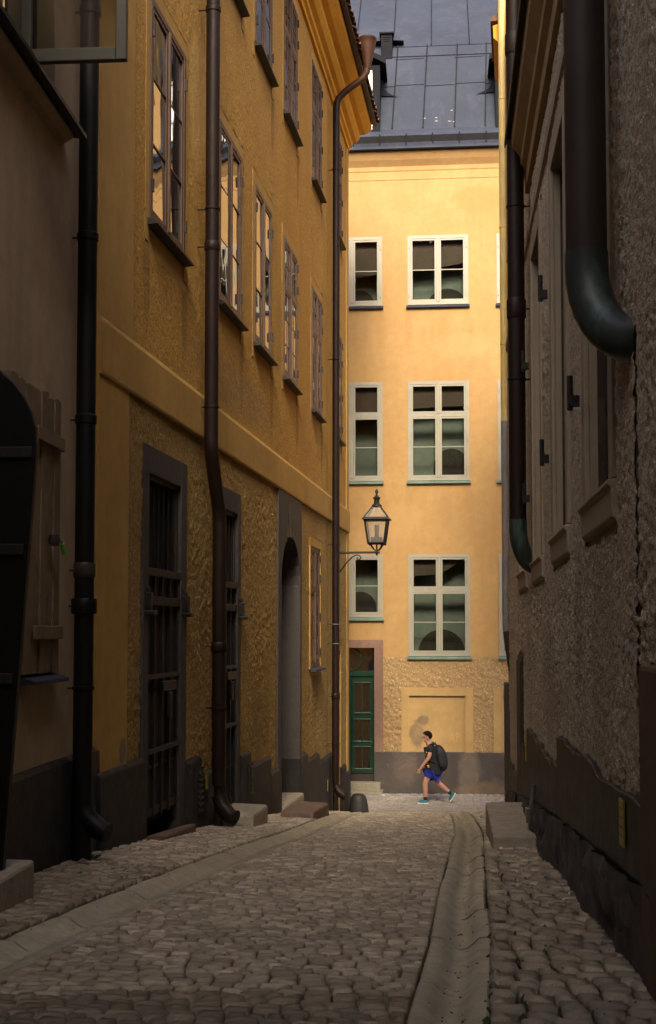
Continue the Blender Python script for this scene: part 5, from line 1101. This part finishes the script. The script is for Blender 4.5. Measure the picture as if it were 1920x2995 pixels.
# padlock with green tag on the boarded opening
x, y, z = wpos(WA, -1.62, 0.085, 0.62); pk = empty('padlock', (x, y, z), WA['a'], 'round padlock with a bright green tag on the board shutter', 'padlock')
b = MB(-1, 0); b.lathe([(0.0, -0.04), (0.035, -0.035), (0.04, 0.0), (0.035, 0.035), (0.0, 0.04)], n=12); b.build('body', M['iron_rust'], pk, True)
b = MB(-1, 0); b.tube([(0.03, 0.02, 0.02), (0.07, 0.03, 0.0), (0.09, 0.03, -0.03)], 0.006, 6); b.build('shackle', M['steel'], pk)
b = MB(-1, 0); b.tube([(0.085, 0.03, -0.02), (0.125, 0.035, -0.085)], 0.016, 8); b.build('tag', M['tag_green'], pk)
# small litter
def scrap(x, d, r, mat, name, label, cat='litter'):
    b = MB(1, 0); n = 7; t0 = b.P(0, 0, r * 0.7); ring = [b.P(r * rnd.uniform(.7, 1.3) * math.cos(2 * math.pi * k / n), r * rnd.uniform(.7, 1.3) * math.sin(2 * math.pi * k / n), rnd.uniform(0, r * .4)) for k in range(n)]
    for k in range(n): b.face(ring[k], ring[(k + 1) % n], t0)
    b.face(*ring[::-1]); q = b.build(name, M[mat], None); q.location = (x, d, surf(x, d) + 0.004); tag(q, label, cat)
scrap(1.24, 28.9, 0.045, 'white', 'paper_scrap', 'crumpled white paper beside the steps of the green door')
scrap(1.42, 10.5, 0.022, 'white', 'paper_scrap', 'small white scrap at the corner of the stone platform'); scrap(1.34, 9.9, 0.02, 'tag_red' if 'tag_red' in M else 'pipe_rust', 'leaf', 'rusty red leaf by the channel near the stone platform')
scrap(-1.72, 8.95, 0.045, 'step_red', 'stone_chip', 'reddish stone chip left of the black downpipe', 'stone')
scrap(0.62, 6.0, 0.014, 'pipe_rust', 'leaf', 'brown leaf lying in the right channel')

# ================================================================== the walking person
def skin_obj(name, verts, edges, radii, mat, parent, root_i=0, sub=2):
    me = bpy.data.meshes.new(name); me.from_pydata(verts, edges, []); o_ = link(name, me, mat, parent)
    bm = bmesh.new(); bm.from_mesh(me); lay_ = bm.verts.layers.skin.verify(); bm.verts.ensure_lookup_table()
    for k, v in enumerate(bm.verts):
        r = radii[k]; v[lay_].radius = (r, r) if isinstance(r, (int, float)) else r; v[lay_].use_root = (k == root_i)
    bm.to_mesh(me); bm.free()
    s = o_.modifiers.new('skin', 'SKIN'); s.use_smooth_shade = True; s.branch_smoothing = 0.4
    u = o_.modifiers.new('subdivision', 'SUBSURF'); u.levels = sub; u.render_levels = sub; return o_
def chain(*names):
    return [(IDX[a], IDX[b_]) for a, b_ in zip(names, names[1:])]
px_, py_ = 2.27, 27.5
PE = empty('person', (px_, py_, gz(py_) + 0.004), R(-4), 'person in black T-shirt and blue shorts walking left with a backpack', 'person')
J = dict(pel=(.01, 0, .66), waist=(-.01, 0, .84), chest=(-.03, 0, 1.07), uch=(-.04, 0, 1.20), neck=(-.09, 0, 1.315), hl=(-.135, 0, 1.375), hm=(-.145, 0, 1.44), ht=(-.125, 0, 1.495), nose=(-.258, 0, 1.405), chin=(-.19, 0, 1.315),
         sl=(-.05, -.155, 1.205), el=(-.085, -.215, 1.01), wl=(-.25, -.205, .80), pl=(-.285, -.20, .735), sr=(-.03, .155, 1.205), er=(.10, .215, 1.02), wr=(.06, .24, .79), pr=(.05, .24, .73),
         hpl=(-.09, -.075, .62), kl=(-.178, -.085, .445), cl=(-.172, -.085, .34), al=(-.165, -.085, .10), hpr=(.03, .075, .60), kr=(.115, .085, .42), cr=(.185, .085, .36), ar=(.375, .085, .205))
RD = dict(pel=.115, waist=.115, chest=(.105, .135), uch=(.09, .12), neck=.056, hl=.076, hm=(.100, .080), ht=(.085, .072), nose=.013, chin=.040, sl=.055, el=.045, wl=.030, pl=.030, sr=.055, er=.037, wr=.024, pr=.026, hpl=.092, kl=.062, cl=.064, al=.040, hpr=.092, kr=.062, cr=.064, ar=.040)
names = list(J); IDX = {n_: k for k, n_ in enumerate(names)}
ed = chain('pel', 'waist', 'chest', 'uch', 'neck', 'hl', 'hm', 'ht') + chain('hm', 'nose') + chain('hl', 'chin') + chain('uch', 'sl', 'el', 'wl', 'pl') + chain('uch', 'sr', 'er', 'wr', 'pr') + chain('pel', 'hpl', 'kl', 'cl', 'al') + chain('pel', 'hpr', 'kr', 'cr', 'ar')
skin_obj('body', [J[n_] for n_ in names], ed, [RD[n_] for n_ in names], M['skin'], PE, 0)
for s_, palm in ((-1, J['pl']), (1, J['pr'])):      # hands: palm, four curled fingers and a thumb
    p = Vector(palm); dirv = (p - Vector(J['wl'] if s_ < 0 else J['wr'])).normalized(); side = Vector((1, 0, 0)) - dirv * dirv.x; side.normalize()
    v = [tuple(p - dirv * .03), tuple(p + dirv * .02)]; e = [(0, 1)]; r = [.022, .028]
    for k, (off, ln) in enumerate(((-.027, .055), (-.009, .063), (.009, .058), (.026, .045))):
        b0 = p + dirv * .035 + side * off; b1 = b0 + dirv * ln * .5; b2 = b1 + dirv * ln * .35 - side * 0.012; i0 = len(v); v += [tuple(b0), tuple(b1), tuple(b2)]; e += [(1, i0), (i0, i0 + 1), (i0 + 1, i0 + 2)]; r += [.0095, .009, .0075]
    t0 = p - side * .028; i0 = len(v); v += [tuple(t0), tuple(t0 - side * .022 + dirv * .03)]; e += [(0, i0), (i0, i0 + 1)]; r += [.011, .009]
    skin_obj('hand', v, e, r, M['skin'], PE, 0, 1)
def ell(name, c, r, mat, parent, n=14, m=9, cut=None, rot=0.0, sub=None):
    b = MB(1, 0); cc, ss = math.cos(rot), math.sin(rot); rings = []
    for j in range(m + 1):
        th = math.pi * j / m; row = []
        for k in range(n):
            x, y, z = r[0] * math.sin(th) * math.cos(2 * math.pi * k / n), r[1] * math.sin(th) * math.sin(2 * math.pi * k / n), r[2] * math.cos(th)
            if cut: x, y, z = cut(x, y, z)
            row.append(b.P(c[0] + x * cc + z * ss, c[1] + y, c[2] - x * ss + z * cc))
        rings.append(row)
    for A_, B_ in zip(rings, rings[1:]):
        for k in range(n): b.face(A_[k], B_[k], B_[(k + 1) % n], A_[(k + 1) % n])
    return b.build(name, mat, parent, True)
def hair_cut(x, y, z):
    lim = -0.075 if x > 0.03 else (-0.02 + (0.03 - x) * 0.75)
    return x, y, max(z, lim)
ell('hair', (-.124, 0, 1.450), (.113, .088, .108), M['hair'], PE, 18, 12, hair_cut, R(-8))
for s_ in (-1, 1):
    ell('ear', (-.118, s_ * .083, 1.405), (.022, .012, .036), M['skin'], PE, 8, 6)
    ell('eye', (-.232, s_ * .034, 1.428), (.010, .011, .009), M['white'], PE, 8, 6)
b = MB(1, 0)
for s_ in (-1, 1):
    b.tube([(-.240, s_ * .036 + .024 * math.cos(a), 1.425 + .020 * math.sin(a)) for a in np.arange(0, 6.6, 0.6)], .003, 5)
    b.tube([(-.245, s_ * .06, 1.43), (-.20, s_ * .082, 1.435), (-.12, s_ * .088, 1.43)], .003, 5)
b.tube([(-.243, -.012, 1.43), (-.243, .012, 1.43)], .003, 5); b.build('glasses', M['iron'], PE)
b = MB(1, 0); b.tube([(-.222, -.022, 1.352), (-.228, 0, 1.353), (-.222, .022, 1.352)], .005, 5); b.build('mouth', M['redst'], PE)
# T-shirt: torso and two sleeves, a loose hem
TV = [(-.005, 0, .66), (-.01, 0, .84), (-.03, 0, 1.05), (-.045, 0, 1.20), (-.075, 0, 1.275), (-.05, -.16, 1.205), (-.072, -.205, 1.075), (-.03, .16, 1.205), (.05, .205, 1.075), (-.005, 0, .575)]
skin_obj('t_shirt', TV, [(0, 1), (1, 2), (2, 3), (3, 4), (3, 5), (5, 6), (3, 7), (7, 8), (9, 0)], [(.175, .195), (.162, .182), (.150, .178), (.118, .138), .068, .078, .068, .078, .068, (.19, .205)], M['shirt'], PE, 2)
b = MB(1, 0)
for (x, z, w) in ((-.165, 1.10, .02), (-.170, 1.06, .016), (-.150, .87, .03), (-.135, .82, .025), (-.12, .79, .02), (-.16, 1.03, .014)):
    b.box(x - .0, x + w + .02, -.135, -.09, z - .008, z + .012)
b.build('shirt_print', M['print_'], PE)
SVt = [(.0, 0, .69), (-.085, -.08, .63), (-.150, -.085, .535), (.035, .08, .60), (.095, .085, .485)]
skin_obj('shorts', SVt, [(0, 1), (1, 2), (0, 3), (3, 4)], [(.145, .15), .105, .088, .108, .098], M['shorts'], PE, 0)
skin_obj('sock', [(-.168, -.085, .06), (-.166, -.085, .19)], [(0, 1)], [.045, .047], M['sock'], PE, 0)
skin_obj('sock', [(.405, .085, .185), (.295, .085, .265)], [(0, 1)], [.045, .048], M['sock'], PE, 0)
def shoe(heel, toe, up, y):
    hv, tv, uv = Vector((heel[0], y, heel[1])), Vector((toe[0], y, toe[1])), Vector((up[0], 0, up[1]))
    f = tv - hv
    v = [tuple(hv + uv * .052), tuple(hv + f * .35 + uv * .058), tuple(hv + f * .7 + uv * .042), tuple(tv + uv * .03 - f * .04)]
    s = skin_obj('shoe', v, [(0, 1), (1, 2), (2, 3)], [(.042, .046), (.048, .046), (.042, .036), (.034, .024)], M['shoe'], PE, 1)
    v = [tuple(hv + uv * .014 - f * .08), tuple(hv + f * .4 + uv * .012), tuple(hv + f * .75 + uv * .012), tuple(tv + uv * .016 + f * .02)]
    skin_obj('sole', v, [(0, 1), (1, 2), (2, 3)], [(.040, .016), (.042, .015), (.042, .015), (.034, .014)], M['sole'], s, 1)
    v = [tuple(hv + f * .12 + uv * .098), tuple(hv + f * .36 + uv * .102)]; skin_obj('collar', v, [(0, 1)], [(.036, .012), (.036, .012)], M['lime'], s, 0, 1)
shoe((-.12, 0.0), (-.335, 0.0), (0, 1), -.085)
shoe((.485, .20), (.365, .015), (-.84, .54), .085)
BK = empty('backpack', (px_, py_, gz(py_) + 0.004), R(-4), 'black backpack worn by the walking person', 'backpack')
ell('bag', (.170, 0, .975), (.135, .165, .29), M['pack'], BK, 18, 14, lambda x, y, z: (max(x, -0.06), max(-.145, min(.145, y * 1.12)), z), R(-14))
ell('pocket', (.235, 0, .90), (.075, .13, .15), M['pack'], BK, 14, 9, None, R(-14))
for s_ in (-1, 1):
    b = MB(1, 0); b.tube([(.085, s_ * .10, 1.24), (.0, s_ * .115, 1.30), (-.085, s_ * .12, 1.26), (-.165, s_ * .12, 1.12), (-.13, s_ * .14, .98), (.05, s_ * .15, .88)], .017, 6); b.build('strap', M['pack'], BK, True)
b = MB(1, 0); b.tube([(.05, -.03, 1.27), (.055, -.02, 1.31), (.055, .02, 1.31), (.05, .03, 1.27)], .009, 6); b.build('grab_loop', M['pack'], BK)
